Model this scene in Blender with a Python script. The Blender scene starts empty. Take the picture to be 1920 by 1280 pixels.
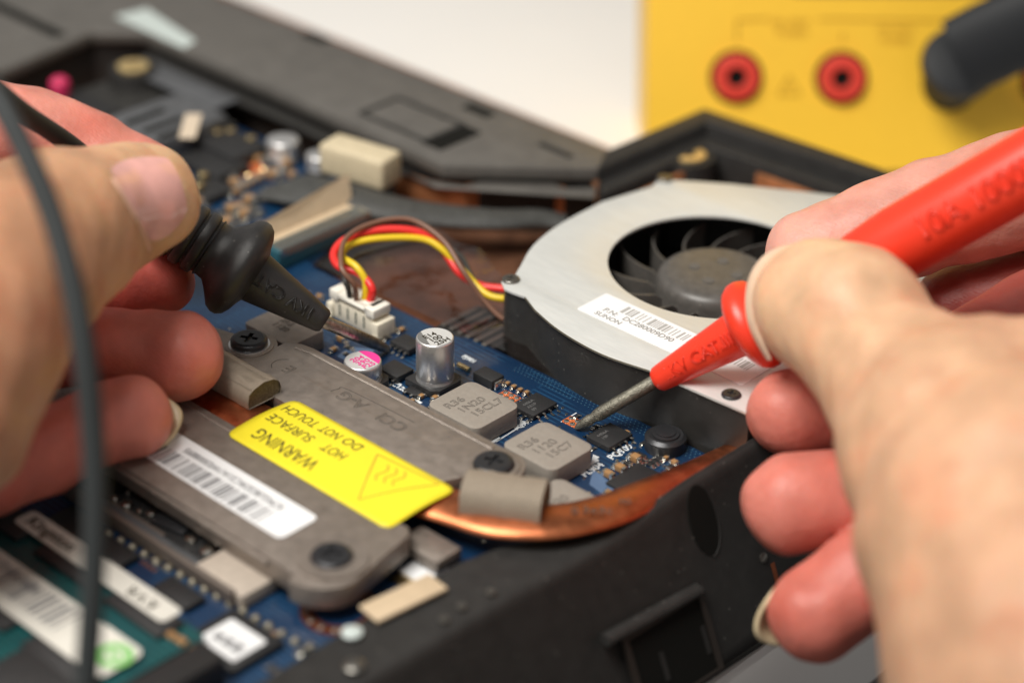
import bpy, bmesh, math, random
import numpy as np
from mathutils import Vector, Matrix
from mathutils.geometry import tessellate_polygon
random.seed(4)
SC = bpy.context.scene
COL = SC.collection

# ------------------------------------------------------------------ camera (1 unit = 1 cm, board surface z = 0)
F_PX = 4000.0
PITCH, AZ, ROLL = math.radians(30.3), math.radians(47.2), math.radians(1.0)
FH = np.array([-math.cos(AZ), math.sin(AZ), 0.0])
RH = np.array([math.sin(AZ), math.cos(AZ), 0.0])
ZZ = np.array([0, 0, 1.0])
FW = FH * math.cos(PITCH) - ZZ * math.sin(PITCH)
UP0 = FH * math.sin(PITCH) + ZZ * math.cos(PITCH)
CR = RH * math.cos(ROLL) + UP0 * math.sin(ROLL)
CU = UP0 * math.cos(ROLL) - RH * math.sin(ROLL)


def ray(x, y):
    return FW + CR * (x - 960) / F_PX + CU * (640 - y) / F_PX


CAM = -37.0 * ray(1080, 800)


def W(x, y, z=0.0):            # photograph point -> place at height z
    r = ray(x, y)
    return Vector(CAM + r * (z - CAM[2]) / r[2])


def C(x, y, d):                # photograph point -> place at distance d
    return Vector(CAM + ray(x, y) * d)


cam_data = bpy.data.cameras.new('camera')
cam = bpy.data.objects.new('camera', cam_data)
COL.objects.link(cam)
cam.matrix_world = Matrix(((CR[0], CU[0], -FW[0], CAM[0]), (CR[1], CU[1], -FW[1], CAM[1]), (CR[2], CU[2], -FW[2], CAM[2]), (0, 0, 0, 1)))
cam_data.sensor_width = 36
cam_data.lens = 36 * F_PX / 1920
cam_data.clip_start = 0.5
cam_data.clip_end = 2000
cam_data.dof.use_dof = True
cam_data.dof.focus_distance = 37.2
cam_data.dof.aperture_fstop = cam_data.lens * 1e-3 / (2 * 0.50)
SC.camera = cam

# ------------------------------------------------------------------ light: soft room, one large softbox overhead
world = bpy.data.worlds.new('World')
SC.world = world
world.use_nodes = True
bg = world.node_tree.nodes['Background']
bg.inputs['Color'].default_value = (1.0, 0.97, 0.93, 1)
bg.inputs['Strength'].default_value = 0.26


def area(name, loc, target, size, power, color):
    l = bpy.data.lights.new(name, 'AREA')
    l.shape = 'RECTANGLE'
    l.size, l.size_y = size
    l.energy = power
    l.color = color
    o = bpy.data.objects.new(name, l)
    COL.objects.link(o)
    o.location = loc
    o.rotation_euler = (Vector(target) - Vector(loc)).to_track_quat('-Z', 'Y').to_euler()
    return o


key_at = Vector(-FH * 20 - RH * 25) + Vector((-2, 2, 58))
area('softbox_lamp', key_at, (-2, 2, 0), (34, 30), 58000, (1.0, 0.96, 0.9))
SC.view_settings.view_transform = 'Standard'
SC.view_settings.look = 'None'
SC.view_settings.exposure = 0
SC.view_settings.gamma = 1
SC.cycles.use_denoising = True
SC.cycles.max_bounces = 8
SC.cycles.transparent_max_bounces = 12


# ------------------------------------------------------------------ materials
def lin(r, g, b):
    return tuple(((c / 255) / 12.92 if c / 255 <= 0.04045 else ((c / 255 + 0.055) / 1.055) ** 2.4) for c in (r, g, b))


def mat(name, col, rough=0.5, metal=0.0, bump=0.0, bscale=60.0, var=0.0, vscale=4.0, spec=0.5, coat=0.0, alpha=1.0, streak=None, rvar=0.0, dust=0.0):
    m = bpy.data.materials.new(name)
    m.use_nodes = True
    nt = m.node_tree
    n = nt.nodes
    b = n['Principled BSDF']
    b.inputs['Base Color'].default_value = (*col, 1)
    b.inputs['Roughness'].default_value = rough
    b.inputs['Metallic'].default_value = metal
    b.inputs['Specular IOR Level'].default_value = spec
    b.inputs['Coat Weight'].default_value = coat
    b.inputs['Coat Roughness'].default_value = 0.15
    b.inputs['Alpha'].default_value = alpha
    tc = n.new('ShaderNodeTexCoord')
    src = tc.outputs['Object']
    if streak:
        mp = n.new('ShaderNodeMapping')
        mp.inputs['Scale'].default_value = streak
        nt.links.new(src, mp.inputs['Vector'])
        src = mp.outputs['Vector']
    if var > 0 or rvar > 0:
        no = n.new('ShaderNodeTexNoise')
        no.inputs['Scale'].default_value = vscale
        no.inputs['Detail'].default_value = 6
        no.inputs['Roughness'].default_value = 0.65
        nt.links.new(src, no.inputs['Vector'])
        if var > 0:
            mr = n.new('ShaderNodeMapRange')
            mr.inputs['From Min'].default_value = 0.3
            mr.inputs['From Max'].default_value = 0.7
            mr.inputs['To Min'].default_value = 1 - var
            mr.inputs['To Max'].default_value = 1 + var
            nt.links.new(no.outputs['Fac'], mr.inputs['Value'])
            mx = n.new('ShaderNodeVectorMath')
            mx.operation = 'SCALE'
            mx.inputs[0].default_value = col
            nt.links.new(mr.outputs['Result'], mx.inputs['Scale'])
            nt.links.new(mx.outputs['Vector'], b.inputs['Base Color'])
        if rvar > 0:
            m2 = n.new('ShaderNodeMapRange')
            m2.inputs['From Min'].default_value = 0.3
            m2.inputs['From Max'].default_value = 0.7
            m2.inputs['To Min'].default_value = max(0.03, rough - rvar)
            m2.inputs['To Max'].default_value = rough + rvar
            nt.links.new(no.outputs['Fac'], m2.inputs['Value'])
            nt.links.new(m2.outputs['Result'], b.inputs['Roughness'])
    if dust > 0:
        vd = n.new('ShaderNodeTexVoronoi')
        vd.inputs['Scale'].default_value = 6.5
        nt.links.new(tc.outputs['Object'], vd.inputs['Vector'])
        vr = n.new('ShaderNodeMapRange')
        vr.inputs['From Min'].default_value = 0.05
        vr.inputs['From Max'].default_value = 0.13
        vr.inputs['To Min'].default_value = 1.0
        vr.inputs['To Max'].default_value = 0.0
        nt.links.new(vd.outputs['Distance'], vr.inputs['Value'])
        vc = n.new('ShaderNodeMath')
        vc.operation = 'GREATER_THAN'
        vc.inputs[1].default_value = 0.62
        sx_ = n.new('ShaderNodeSeparateColor')
        nt.links.new(vd.outputs['Color'], sx_.inputs['Color'])
        nt.links.new(sx_.outputs['Red'], vc.inputs[0])
        vm = n.new('ShaderNodeMath')
        vm.operation = 'MULTIPLY'
        nt.links.new(vr.outputs['Result'], vm.inputs[0])
        nt.links.new(vc.outputs['Value'], vm.inputs[1])
        v2 = n.new('ShaderNodeMath')
        v2.operation = 'MULTIPLY'
        v2.inputs[1].default_value = dust
        nt.links.new(vm.outputs['Value'], v2.inputs[0])
        dm = n.new('ShaderNodeMix')
        dm.data_type = 'RGBA'
        dm.inputs['A'].default_value = (*col, 1)
        dm.inputs['B'].default_value = (.42, .40, .36, 1)
        nt.links.new(v2.outputs['Value'], dm.inputs['Factor'])
        if b.inputs['Base Color'].is_linked:
            nt.links.new(b.inputs['Base Color'].links[0].from_socket, dm.inputs['A'])
        nt.links.new(dm.outputs['Result'], b.inputs['Base Color'])
    if bump > 0:
        nb = n.new('ShaderNodeTexNoise')
        nb.inputs['Scale'].default_value = bscale
        nb.inputs['Detail'].default_value = 4
        nt.links.new(src, nb.inputs['Vector'])
        bp = n.new('ShaderNodeBump')
        bp.inputs['Strength'].default_value = bump
        bp.inputs['Distance'].default_value = 0.02
        nt.links.new(nb.outputs['Fac'], bp.inputs['Height'])
        nt.links.new(bp.outputs['Normal'], b.inputs['Normal'])
    return m


M = {}
M['table'] = mat('white_table', (0.91, 0.905, 0.89), 0.45, var=0.015, vscale=0.2)
M['case'] = mat('black_plastic', (0.027, 0.026, 0.025), 0.50, bump=0.25, bscale=160, var=0.2, vscale=3, spec=.28, dust=.35)
M['case_top'] = mat('charcoal_plastic', (0.115, 0.108, 0.098), 0.42, bump=0.25, bscale=160, var=0.15, vscale=2, dust=.3)
M['floor'] = mat('copper_coating', (0.30, 0.14, 0.08), 0.42, metal=0.55, var=0.5, vscale=1.2)
M['foil'] = mat('copper_foil', (0.56, 0.23, 0.10), 0.40, metal=0.5, bump=0.6, bscale=3, var=0.4, vscale=1.5)
M['pcb_edge'] = mat('board_edge', (0.10, 0.12, 0.10), 0.6)
M['gray'] = mat('gray_metal', (0.305, 0.262, 0.228), 0.35, metal=0.55, bump=0.45, bscale=90, var=0.16, vscale=5, rvar=0.08, dust=.30)
M['inductor'] = mat('inductor_gray', (0.33, 0.295, 0.255), 0.6, metal=0.15, bump=0.5, bscale=90, var=0.08, vscale=14)
M['silver'] = mat('aluminium_can', (0.80, 0.80, 0.80), 0.36, metal=0.85, var=0.06, vscale=20, rvar=0.05)
M['white_print'] = mat('white_silver_top', (0.72, 0.72, 0.70), 0.35, metal=0.3)
M['solder'] = mat('solder_tin', (0.82, 0.80, 0.74), 0.2, metal=1.0)
M['goldpad'] = mat('gold_pad', (0.80, 0.62, 0.33), 0.25, metal=1.0)
M['brass'] = mat('brass', (0.95, 0.72, 0.34), 0.40, metal=0.75)
M['chip'] = mat('chip_black', (0.022, 0.022, 0.023), 0.48, bump=0.3, bscale=150, var=0.15, vscale=20)
M['chipmark'] = mat('chip_marking', (0.11, 0.11, 0.11), 0.6)
M['mark'] = mat('gray_marking', (0.075, 0.065, 0.055), 0.6)
M['ceramic'] = mat('tan_ceramic', (0.36, 0.20, 0.085), 0.4, var=0.15, vscale=30)
M['silk'] = mat('white_silkscreen', (0.72, 0.76, 0.78), 0.55)
M['bracket'] = mat('dark_bracket', (.20, .165, .14), .45, metal=.4)
M['dimple'] = mat('hub_mark', (.11, .105, .10), .5)
M['inkpale'] = mat('pale_text', (.28, .28, .27), .5)
M['end_block'] = mat('gray_beige_block', (.50, .43, .36), .5, var=.1, vscale=6)
M['silk_pale'] = mat('pale_blue_patch', (0.09, 0.15, 0.26), 0.4)
M['maskred'] = mat('bare_copper', (0.62, 0.16, 0.05), 0.4, metal=0.2, var=0.2, vscale=30)
M['copper'] = mat('copper_pipe', (0.55, 0.185, 0.082), 0.40, metal=1.0, bump=0.12, bscale=8, var=0.25, vscale=3, rvar=0.07)
M['dark_copper'] = mat('dull_copper', (0.30, 0.09, 0.04), 0.4, metal=0.8, var=0.3, vscale=4)
M['screw'] = mat('black_screw', (0.045, 0.046, 0.05), 0.30, metal=0.5, bump=0.2, bscale=80)
M['screwgray'] = mat('gray_screw', (0.22, 0.21, 0.19), 0.34, metal=0.9)
M['yellow_label'] = mat('yellow_label', (0.92, 0.78, 0.03), 0.42, var=0.02)
M['ink'] = mat('black_ink', (0.035, 0.028, 0.015), 0.5)
M['inkgray'] = mat('gray_ink', (0.16, 0.16, 0.17), 0.5)
M['inkolive'] = mat('pale_brown_ink', (0.60, 0.40, 0.03), 0.5)
M['white_label'] = mat('white_label', (0.86, 0.87, 0.88), 0.4)
M['ram_label'] = mat('pale_label', (0.66, 0.64, 0.58), 0.5)
M['green_ink'] = mat('green_ink', (0.22, 0.52, 0.16), 0.5)
M['fan_metal'] = mat('fan_steel', (0.72, 0.735, 0.71), 0.40, metal=0.30, bump=0.1, bscale=40, var=0.05, vscale=3, streak=(0.5, 3, 3), rvar=0.05)
M['fan_black'] = mat('fan_plastic', (0.030, 0.029, 0.027), 0.42, bump=0.1, bscale=60, var=0.2, vscale=3, dust=.3)
M['fan_gray'] = mat('rotor_plastic', (0.095, 0.088, 0.080), 0.38, var=0.22, vscale=5, dust=.4)
M['foam_cloth'] = mat('conductive_cloth', (0.40, 0.335, 0.26), 0.5, metal=0.15, bump=0.8, bscale=70, var=0.14, vscale=10, streak=(6, 1, 1))
M['foam_core'] = mat('foam_core', (0.16, 0.135, 0.075), 0.9, bump=1.0, bscale=50, var=0.5, vscale=22)
M['cream'] = mat('cream_nylon', (0.80, 0.74, 0.60), 0.42, var=0.03, vscale=8)
M['white_nylon'] = mat('white_nylon', (0.86, 0.83, 0.74), 0.4)
M['w_red'] = mat('red_wire', (0.80, 0.035, 0.03), 0.35)
M['w_yellow'] = mat('yellow_wire', (0.80, 0.56, 0.02), 0.35)
M['w_brown'] = mat('brown_wire', (0.20, 0.10, 0.065), 0.38)
M['w_black'] = mat('black_wire', (0.045, 0.043, 0.04), 0.4)
M['red_probe'] = mat('red_plastic', (0.86, 0.048, 0.020), 0.34, bump=0.08, bscale=70, var=0.04, vscale=4)
M['black_probe'] = mat('black_rubber', (0.020, 0.019, 0.019), 0.36, bump=0.35, bscale=110, var=0.25, vscale=6, dust=.35)
M['steel'] = mat('worn_steel', (0.40, 0.36, 0.31), 0.36, metal=1.0, bump=0.5, bscale=30, var=0.45, vscale=9, rvar=0.12)
M['tipsteel'] = mat('dull_tip', (0.23, 0.22, 0.18), 0.5, metal=0.9, bump=0.8, bscale=40, var=0.4, vscale=16)
M['cable'] = mat('gray_cable', (0.026, 0.030, 0.031), 0.55, spec=.25)
M['meter'] = mat('yellow_plastic', (0.96, 0.58, 0.045), 0.42, bump=0.1, bscale=60, var=0.02)
M['meter_ink'] = mat('meter_print', (0.50, 0.26, 0.01), 0.5)
M['meter_dark'] = mat('meter_screen', (0.22, 0.17, 0.10), 0.4)
M['socket_red'] = mat('socket_red', (0.72, 0.055, 0.035), 0.4)
M['hole'] = mat('dark_bore', (0.010, 0.010, 0.009), 0.8, spec=.1)
M['plug'] = mat('plug_rubber', (0.020, 0.022, 0.025), 0.55, spec=.25)
M['tape_pale'] = mat('pale_tape', (0.55, 0.62, 0.60), 0.35)
M['beige'] = mat('beige_tape', (0.58, 0.45, 0.30), 0.55, var=0.08, vscale=5)
M['beige_foam'] = mat('beige_foam', (0.62, 0.53, 0.36), 0.6, bump=0.3, bscale=40, var=0.1, vscale=6)
M['grayslot'] = mat('gray_slot', (0.125, 0.13, 0.138), 0.45, metal=0.3, var=.2, vscale=2)
M['teal'] = mat('teal_connector', (0.02, 0.09, 0.12), 0.45)
M['sleeve'] = mat('black_sleeve', (0.055, 0.056, 0.053), 0.6, bump=0.6, bscale=30, var=0.25, vscale=5)
M['pink'] = mat('pink_plug', (0.62, 0.03, 0.12), 0.45)
M['nail'] = None


def pcb_mat(name, col, col2, trace=1.0):
    m = mat(name, col, 0.32, coat=0.35)
    nt = m.node_tree
    n = nt.nodes
    b = n['Principled BSDF']
    tc = n.new('ShaderNodeTexCoord')
    br = n.new('ShaderNodeTexBrick')          # copper traces under the solder mask
    br.inputs['Scale'].default_value = 1.0
    br.inputs['Brick Width'].default_value = 1.3
    br.inputs['Row Height'].default_value = 0.11
    br.inputs['Mortar Size'].default_value = 0.018
    br.inputs['Color1'].default_value = (*col, 1)
    br.inputs['Color2'].default_value = (col[0] * 0.85, col[1] * 0.85, col[2] * 0.85, 1)
    br.inputs['Mortar'].default_value = (*col2, 1)
    nt.links.new(tc.outputs['Object'], br.inputs['Vector'])
    no = n.new('ShaderNodeTexNoise')
    no.inputs['Scale'].default_value = 0.9
    no.inputs['Detail'].default_value = 3
    nt.links.new(tc.outputs['Object'], no.inputs['Vector'])
    st = n.new('ShaderNodeMapRange')
    st.inputs['From Min'].default_value = 0.47
    st.inputs['From Max'].default_value = 0.53
    nt.links.new(no.outputs['Fac'], st.inputs['Value'])
    mx = n.new('ShaderNodeMix')
    mx.data_type = 'RGBA'
    mx.inputs['A'].default_value = (*col, 1)
    nt.links.new(st.outputs['Result'], mx.inputs['Factor'])
    nt.links.new(br.outputs['Color'], mx.inputs['B'])
    nt.links.new(mx.outputs['Result'], b.inputs['Base Color'])
    bp = n.new('ShaderNodeBump')
    bp.inputs['Strength'].default_value = 0.15
    bp.inputs['Distance'].default_value = 0.01
    nt.links.new(br.outputs['Fac'], bp.inputs['Height'])
    nt.links.new(bp.outputs['Normal'], b.inputs['Normal'])
    return m


M['pcb'] = pcb_mat('blue_board', (0.005, 0.028, 0.078), (0.014, 0.065, 0.145))
M['ram'] = pcb_mat('green_board', (0.006, 0.060, 0.065), (0.012, 0.10, 0.10))


def film_mat():
    m = bpy.data.materials.new('clear_film')
    m.use_nodes = True
    nt = m.node_tree
    n = nt.nodes
    n.remove(n['Principled BSDF'])
    out = n['Material Output']
    tr = n.new('ShaderNodeBsdfTransparent')
    tr.inputs['Color'].default_value = (0.84, 0.74, 0.72, 1)
    gl = n.new('ShaderNodeBsdfGlossy')
    gl.inputs['Roughness'].default_value = 0.12
    lw = n.new('ShaderNodeLayerWeight')
    nb = n.new('ShaderNodeTexNoise')
    nb.inputs['Scale'].default_value = 1.3
    nb.inputs['Detail'].default_value = 4
    bp = n.new('ShaderNodeBump')
    bp.inputs['Strength'].default_value = 0.6
    bp.inputs['Distance'].default_value = 0.3
    nt.links.new(nb.outputs['Fac'], bp.inputs['Height'])
    nt.links.new(bp.outputs['Normal'], gl.inputs['Normal'])
    fr = n.new('ShaderNodeMath')
    fr.operation = 'POWER'
    fr.inputs[1].default_value = 4.0
    nt.links.new(lw.outputs['Facing'], fr.inputs[0])
    f2 = n.new('ShaderNodeMath')
    f2.operation = 'MULTIPLY_ADD'
    f2.inputs[1].default_value = 0.5
    f2.inputs[2].default_value = 0.15
    nt.links.new(fr.outputs['Value'], f2.inputs[0])
    mx = n.new('ShaderNodeMixShader')
    nt.links.new(f2.outputs['Value'], mx.inputs['Fac'])
    nt.links.new(tr.outputs['BSDF'], mx.inputs[1])
    nt.links.new(gl.outputs['BSDF'], mx.inputs[2])
    nt.links.new(mx.outputs['Shader'], out.inputs['Surface'])
    return m


M['film'] = film_mat()


def skin_mat():
    m = bpy.data.materials.new('skin')
    m.use_nodes = True
    nt = m.node_tree
    n = nt.nodes
    b = n['Principled BSDF']
    at = n.new('ShaderNodeAttribute')
    at.attribute_name = 'skin_tint'
    tc = n.new('ShaderNodeTexCoord')
    no = n.new('ShaderNodeTexNoise')
    no.inputs['Scale'].default_value = 1.1
    no.inputs['Detail'].default_value = 9
    no.inputs['Roughness'].default_value = 0.6
    nt.links.new(tc.outputs['Object'], no.inputs['Vector'])
    mr = n.new('ShaderNodeMapRange')
    mr.inputs['From Min'].default_value = 0.3
    mr.inputs['From Max'].default_value = 0.7
    mr.inputs['To Min'].default_value = 0.80
    mr.inputs['To Max'].default_value = 1.12
    nt.links.new(no.outputs['Fac'], mr.inputs['Value'])
    sc = n.new('ShaderNodeVectorMath')
    sc.operation = 'SCALE'
    nt.links.new(at.outputs['Color'], sc.inputs[0])
    nt.links.new(mr.outputs['Result'], sc.inputs['Scale'])
    # reddish mottling
    n2 = n.new('ShaderNodeTexNoise')
    n2.inputs['Scale'].default_value = 1.3
    n2.inputs['Detail'].default_value = 4
    nt.links.new(tc.outputs['Object'], n2.inputs['Vector'])
    r2 = n.new('ShaderNodeMapRange')
    r2.inputs['From Min'].default_value = 0.5
    r2.inputs['From Max'].default_value = 0.78
    r2.inputs['To Max'].default_value = 0.75
    nt.links.new(n2.outputs['Fac'], r2.inputs['Value'])
    mx = n.new('ShaderNodeMix')
    mx.data_type = 'RGBA'
    mx.blend_type = 'MULTIPLY'
    mx.inputs['B'].default_value = (1.0, 0.72, 0.66, 1)
    nt.links.new(r2.outputs['Result'], mx.inputs['Factor'])
    nt.links.new(sc.outputs['Vector'], mx.inputs['A'])
    nt.links.new(mx.outputs['Result'], b.inputs['Base Color'])
    b.inputs['Roughness'].default_value = 0.47
    b.inputs['Specular IOR Level'].default_value = 0.40
    b.inputs['Subsurface Weight'].default_value = 0.45
    b.inputs['Subsurface Radius'].default_value = (1.0, 0.32, 0.16)
    b.inputs['Subsurface Scale'].default_value = 0.22
    vo = n.new('ShaderNodeTexVoronoi')
    vo.feature = 'DISTANCE_TO_EDGE'
    vo.inputs['Scale'].default_value = 12
    nt.links.new(tc.outputs['Object'], vo.inputs['Vector'])
    wv = n.new('ShaderNodeTexNoise')
    wv.inputs['Scale'].default_value = 7
    wv.inputs['Detail'].default_value = 5
    nt.links.new(tc.outputs['Object'], wv.inputs['Vector'])
    ad = n.new('ShaderNodeMath')
    ad.operation = 'MULTIPLY_ADD'
    ad.inputs[1].default_value = 0.4
    nt.links.new(vo.outputs['Distance'], ad.inputs[0])
    nt.links.new(wv.outputs['Fac'], ad.inputs[2])
    wa = n.new('ShaderNodeTexWave')
    wa.wave_type = 'RINGS'
    wa.inputs['Scale'].default_value = 5.5
    wa.inputs['Distortion'].default_value = 5.0
    wa.inputs['Detail'].default_value = 1.0
    wa.inputs['Detail Scale'].default_value = 0.4
    nt.links.new(tc.outputs['Object'], wa.inputs['Vector'])
    a2 = n.new('ShaderNodeMath')
    a2.operation = 'MULTIPLY_ADD'
    a2.inputs[1].default_value = 0.07
    nt.links.new(wa.outputs['Fac'], a2.inputs[0])
    nt.links.new(ad.outputs['Value'], a2.inputs[2])
    ad = a2
    bp = n.new('ShaderNodeBump')
    bp.inputs['Strength'].default_value = 0.45
    bp.inputs['Distance'].default_value = 0.03
    nt.links.new(ad.outputs['Value'], bp.inputs['Height'])
    nt.links.new(bp.outputs['Normal'], b.inputs['Normal'])
    return m


M['skin'] = skin_mat()
M['nail'] = mat('finger_nail', (0.80, 0.42, 0.37), 0.24, coat=0.5, var=0.05, vscale=4)
M['thumb_nail'] = mat('thumb_nail', (.78, .56, .40), .35, var=.05, vscale=5)
M['nail_tip'] = mat('nail_edge', (0.74, 0.60, 0.38), 0.35, var=0.05, vscale=6)


# ------------------------------------------------------------------ building helpers
def thing(name, label, cat, loc=(0, 0, 0), group=None):
    o = bpy.data.objects.new(name, None)
    COL.objects.link(o)
    o.empty_display_size = 0.3
    o.location = loc
    o['label'] = label
    o['category'] = cat
    if group:
        o['group'] = group
    return o


def wloc(o):
    v = Vector((0, 0, 0))
    while o is not None:
        v += o.location
        o = o.parent
    return v


def place(me, name, parent, kind=None, label=None):
    c = Vector((0, 0, 0))
    n = len(me.vertices)
    if n:
        co = np.empty(n * 3, dtype=np.float32)
        me.vertices.foreach_get('co', co)
        co = co.reshape(-1, 3)
        mid = (co.min(0) + co.max(0)) / 2
        c = Vector((float(mid[0]), float(mid[1]), float(co[:, 2].min())))
        me.transform(Matrix.Translation(-c))
    o = bpy.data.objects.new(name, me)
    COL.objects.link(o)
    if parent is not None:
        o.parent = parent
        o.location = c - wloc(parent)
    else:
        o.location = c
    if kind:
        o['kind'] = kind
    if label:
        o['label'] = label
    return o


def copy_part(o, shift, parent=None, label=None):
    c = o.copy()
    COL.objects.link(c)
    if parent is not None:
        c.parent = parent
    c.location = o.location + Vector(shift)
    if label:
        c['label'] = label
    for ch in o.children:
        copy_part(ch, (0, 0, 0), c)
    return c


class B:
    def __init__(s):
        s.v, s.f = [], []

    def add(s, vs, fs):
        k = len(s.v)
        s.v += [tuple(p) for p in vs]
        s.f += [tuple(i + k for i in f) for f in fs]
        return s

    def box(s, x0, x1, y0, y1, z0, z1):
        return s.add([(x0, y0, z0), (x1, y0, z0), (x1, y1, z0), (x0, y1, z0), (x0, y0, z1), (x1, y0, z1), (x1, y1, z1), (x0, y1, z1)],
                     [(0, 3, 2, 1), (4, 5, 6, 7), (0, 1, 5, 4), (1, 2, 6, 5), (2, 3, 7, 6), (3, 0, 4, 7)])

    def cbox(s, c, su, sv, h):           # box standing on c
        return s.box(c[0] - su / 2, c[0] + su / 2, c[1] - sv / 2, c[1] + sv / 2, c[2], c[2] + h)

    def obox(s, c, a, b, n, ha, hb, hn):
        c, a, b, n = Vector(c), Vector(a), Vector(b), Vector(n)
        vs = [c + a * (ha * i) + b * (hb * j) + n * (hn * k) for k in (-1, 1) for i, j in ((-1, -1), (1, -1), (1, 1), (-1, 1))]
        return s.add(vs, [(0, 3, 2, 1), (4, 5, 6, 7), (0, 1, 5, 4), (1, 2, 6, 5), (2, 3, 7, 6), (3, 0, 4, 7)])

    def plate(s, outer, z0, z1, holes=(), fr=None):
        loops = [[Vector((p[0], p[1], 0)) for p in outer]] + [[Vector((p[0], p[1], 0)) for p in h] for h in holes]
        tri = tessellate_polygon(loops)
        flat = [p for l in loops for p in l]
        n = len(flat)
        vs = [(p.x, p.y, z1) for p in flat] + [(p.x, p.y, z0) for p in flat]
        fs = []
        for t in tri:
            a, b, c = (flat[i] for i in t)
            if (b - a).cross(c - a).z < 0:
                t = (t[0], t[2], t[1])
            fs.append(tuple(t))
            fs.append((t[0] + n, t[2] + n, t[1] + n))
        k = 0
        for li, l in enumerate(loops):
            m = len(l)
            ar = sum(l[i].x * l[(i + 1) % m].y - l[(i + 1) % m].x * l[i].y for i in range(m))
            flip = (ar < 0) != (li > 0)
            for i in range(m):
                a, b = k + i, k + (i + 1) % m
                fs.append((a, b, b + n, a + n) if flip else (b, a, a + n, b + n))
            k += m
        if fr:
            o, ax, ay, az = (Vector(q) for q in fr)
            vs = [o + ax * p[0] + ay * p[1] + az * p[2] for p in vs]
        return s.add(vs, fs)

    def lathe(s, prof, o, d, n=32, start=0.0):
        o, d = Vector(o), Vector(d).normalized()
        a = d.orthogonal().normalized()
        b = d.cross(a)
        vs, fs = [], []
        for r, h in prof:
            for i in range(n):
                t = start + 2 * math.pi * i / n
                vs.append(o + d * h + (a * math.cos(t) + b * math.sin(t)) * r)
        for j in range(len(prof) - 1):
            for i in range(n):
                p, q = j * n + i, j * n + (i + 1) % n
                fs.append((p, q, q + n, p + n))
        fs.append(tuple(range(n - 1, -1, -1)))
        fs.append(tuple((len(prof) - 1) * n + i for i in range(n)))
        return s.add(vs, fs)

    def cyl(s, c, r, h, n=24, bev=0.0):
        p = [(r, 0), (r, h)] if bev == 0 else [(r, 0), (r, h - bev), (r - bev * 0.3, h - bev * 0.3), (r - bev, h)]
        return s.lathe(p, c, (0, 0, 1), n)

    def sweep(s, pts, ra, rb=None, n=12, upv=(0, 0, 1), ends=True):
        rb = ra if rb is None else rb
        pts = [Vector(p) for p in pts]
        m = len(pts)
        ra = [ra] * m if not hasattr(ra, '__len__') else ra
        rb = [rb] * m if not hasattr(rb, '__len__') else rb
        vs, fs = [], []
        upv = Vector(upv)
        for j, p in enumerate(pts):
            t = (pts[min(j + 1, m - 1)] - pts[max(j - 1, 0)]).normalized()
            a = t.cross(upv)
            if a.length < 1e-4:
                a = t.orthogonal()
            a.normalize()
            b = a.cross(t).normalized()
            for i in range(n):
                th = 2 * math.pi * i / n
                vs.append(p + a * (ra[j] * math.cos(th)) + b * (rb[j] * math.sin(th)))
        for j in range(m - 1):
            for i in range(n):
                p, q = j * n + i, j * n + (i + 1) % n
                fs.append((p, q, q + n, p + n))
        if ends:
            fs.append(tuple(range(n - 1, -1, -1)))
            fs.append(tuple((m - 1) * n + i for i in range(n)))
        return s.add(vs, fs)

    def build(s, name, m, parent=None, bev=0.0, ang=38, kind=None, label=None, seg=2):
        me = bpy.data.meshes.new(name)
        me.from_pydata(s.v, [], s.f)
        bm = bmesh.new()
        bm.from_mesh(me)
        bmesh.ops.recalc_face_normals(bm, faces=bm.faces)
        if bev > 0:
            bmesh.ops.remove_doubles(bm, verts=bm.verts, dist=1e-5)
            es = [e for e in bm.edges if len(e.link_faces) == 2 and e.calc_face_angle(0) > math.radians(32)]
            bmesh.ops.bevel(bm, geom=es, offset=bev, segments=seg, profile=0.5, affect='EDGES', clamp_overlap=True)
        bm.to_mesh(me)
        bm.free()
        me.materials.append(m)
        me.shade_smooth()
        me.set_sharp_from_angle(angle=math.radians(ang))
        return place(me, name, parent, kind, label)


def smooth_path(pts, n=8):
    pts = [Vector(p) for p in pts]
    out = []
    for i in range(len(pts) - 1):
        p0, p1, p2, p3 = pts[max(i - 1, 0)], pts[i], pts[i + 1], pts[min(i + 2, len(pts) - 1)]
        for k in range(n):
            t = k / n
            out.append(0.5 * ((2 * p1) + (p2 - p0) * t + (2 * p0 - 5 * p1 + 4 * p2 - p3) * t * t + (3 * p1 - p0 - 3 * p2 + p3) * t ** 3))
    out.append(pts[-1])
    return out


def rrect(x0, x1, y0, y1, r, n=5):
    out = []
    for cx, cy, a0 in ((x1 - r, y1 - r, 0), (x0 + r, y1 - r, 90), (x0 + r, y0 + r, 180), (x1 - r, y0 + r, 270)):
        for i in range(n + 1):
            a = math.radians(a0 + 90 * i / n)
            out.append((cx + r * math.cos(a), cy + r * math.sin(a)))
    return out


def circle(cx, cy, r, n=32):
    return [(cx + r * math.cos(2 * math.pi * i / n), cy + r * math.sin(2 * math.pi * i / n)) for i in range(n)]


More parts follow.
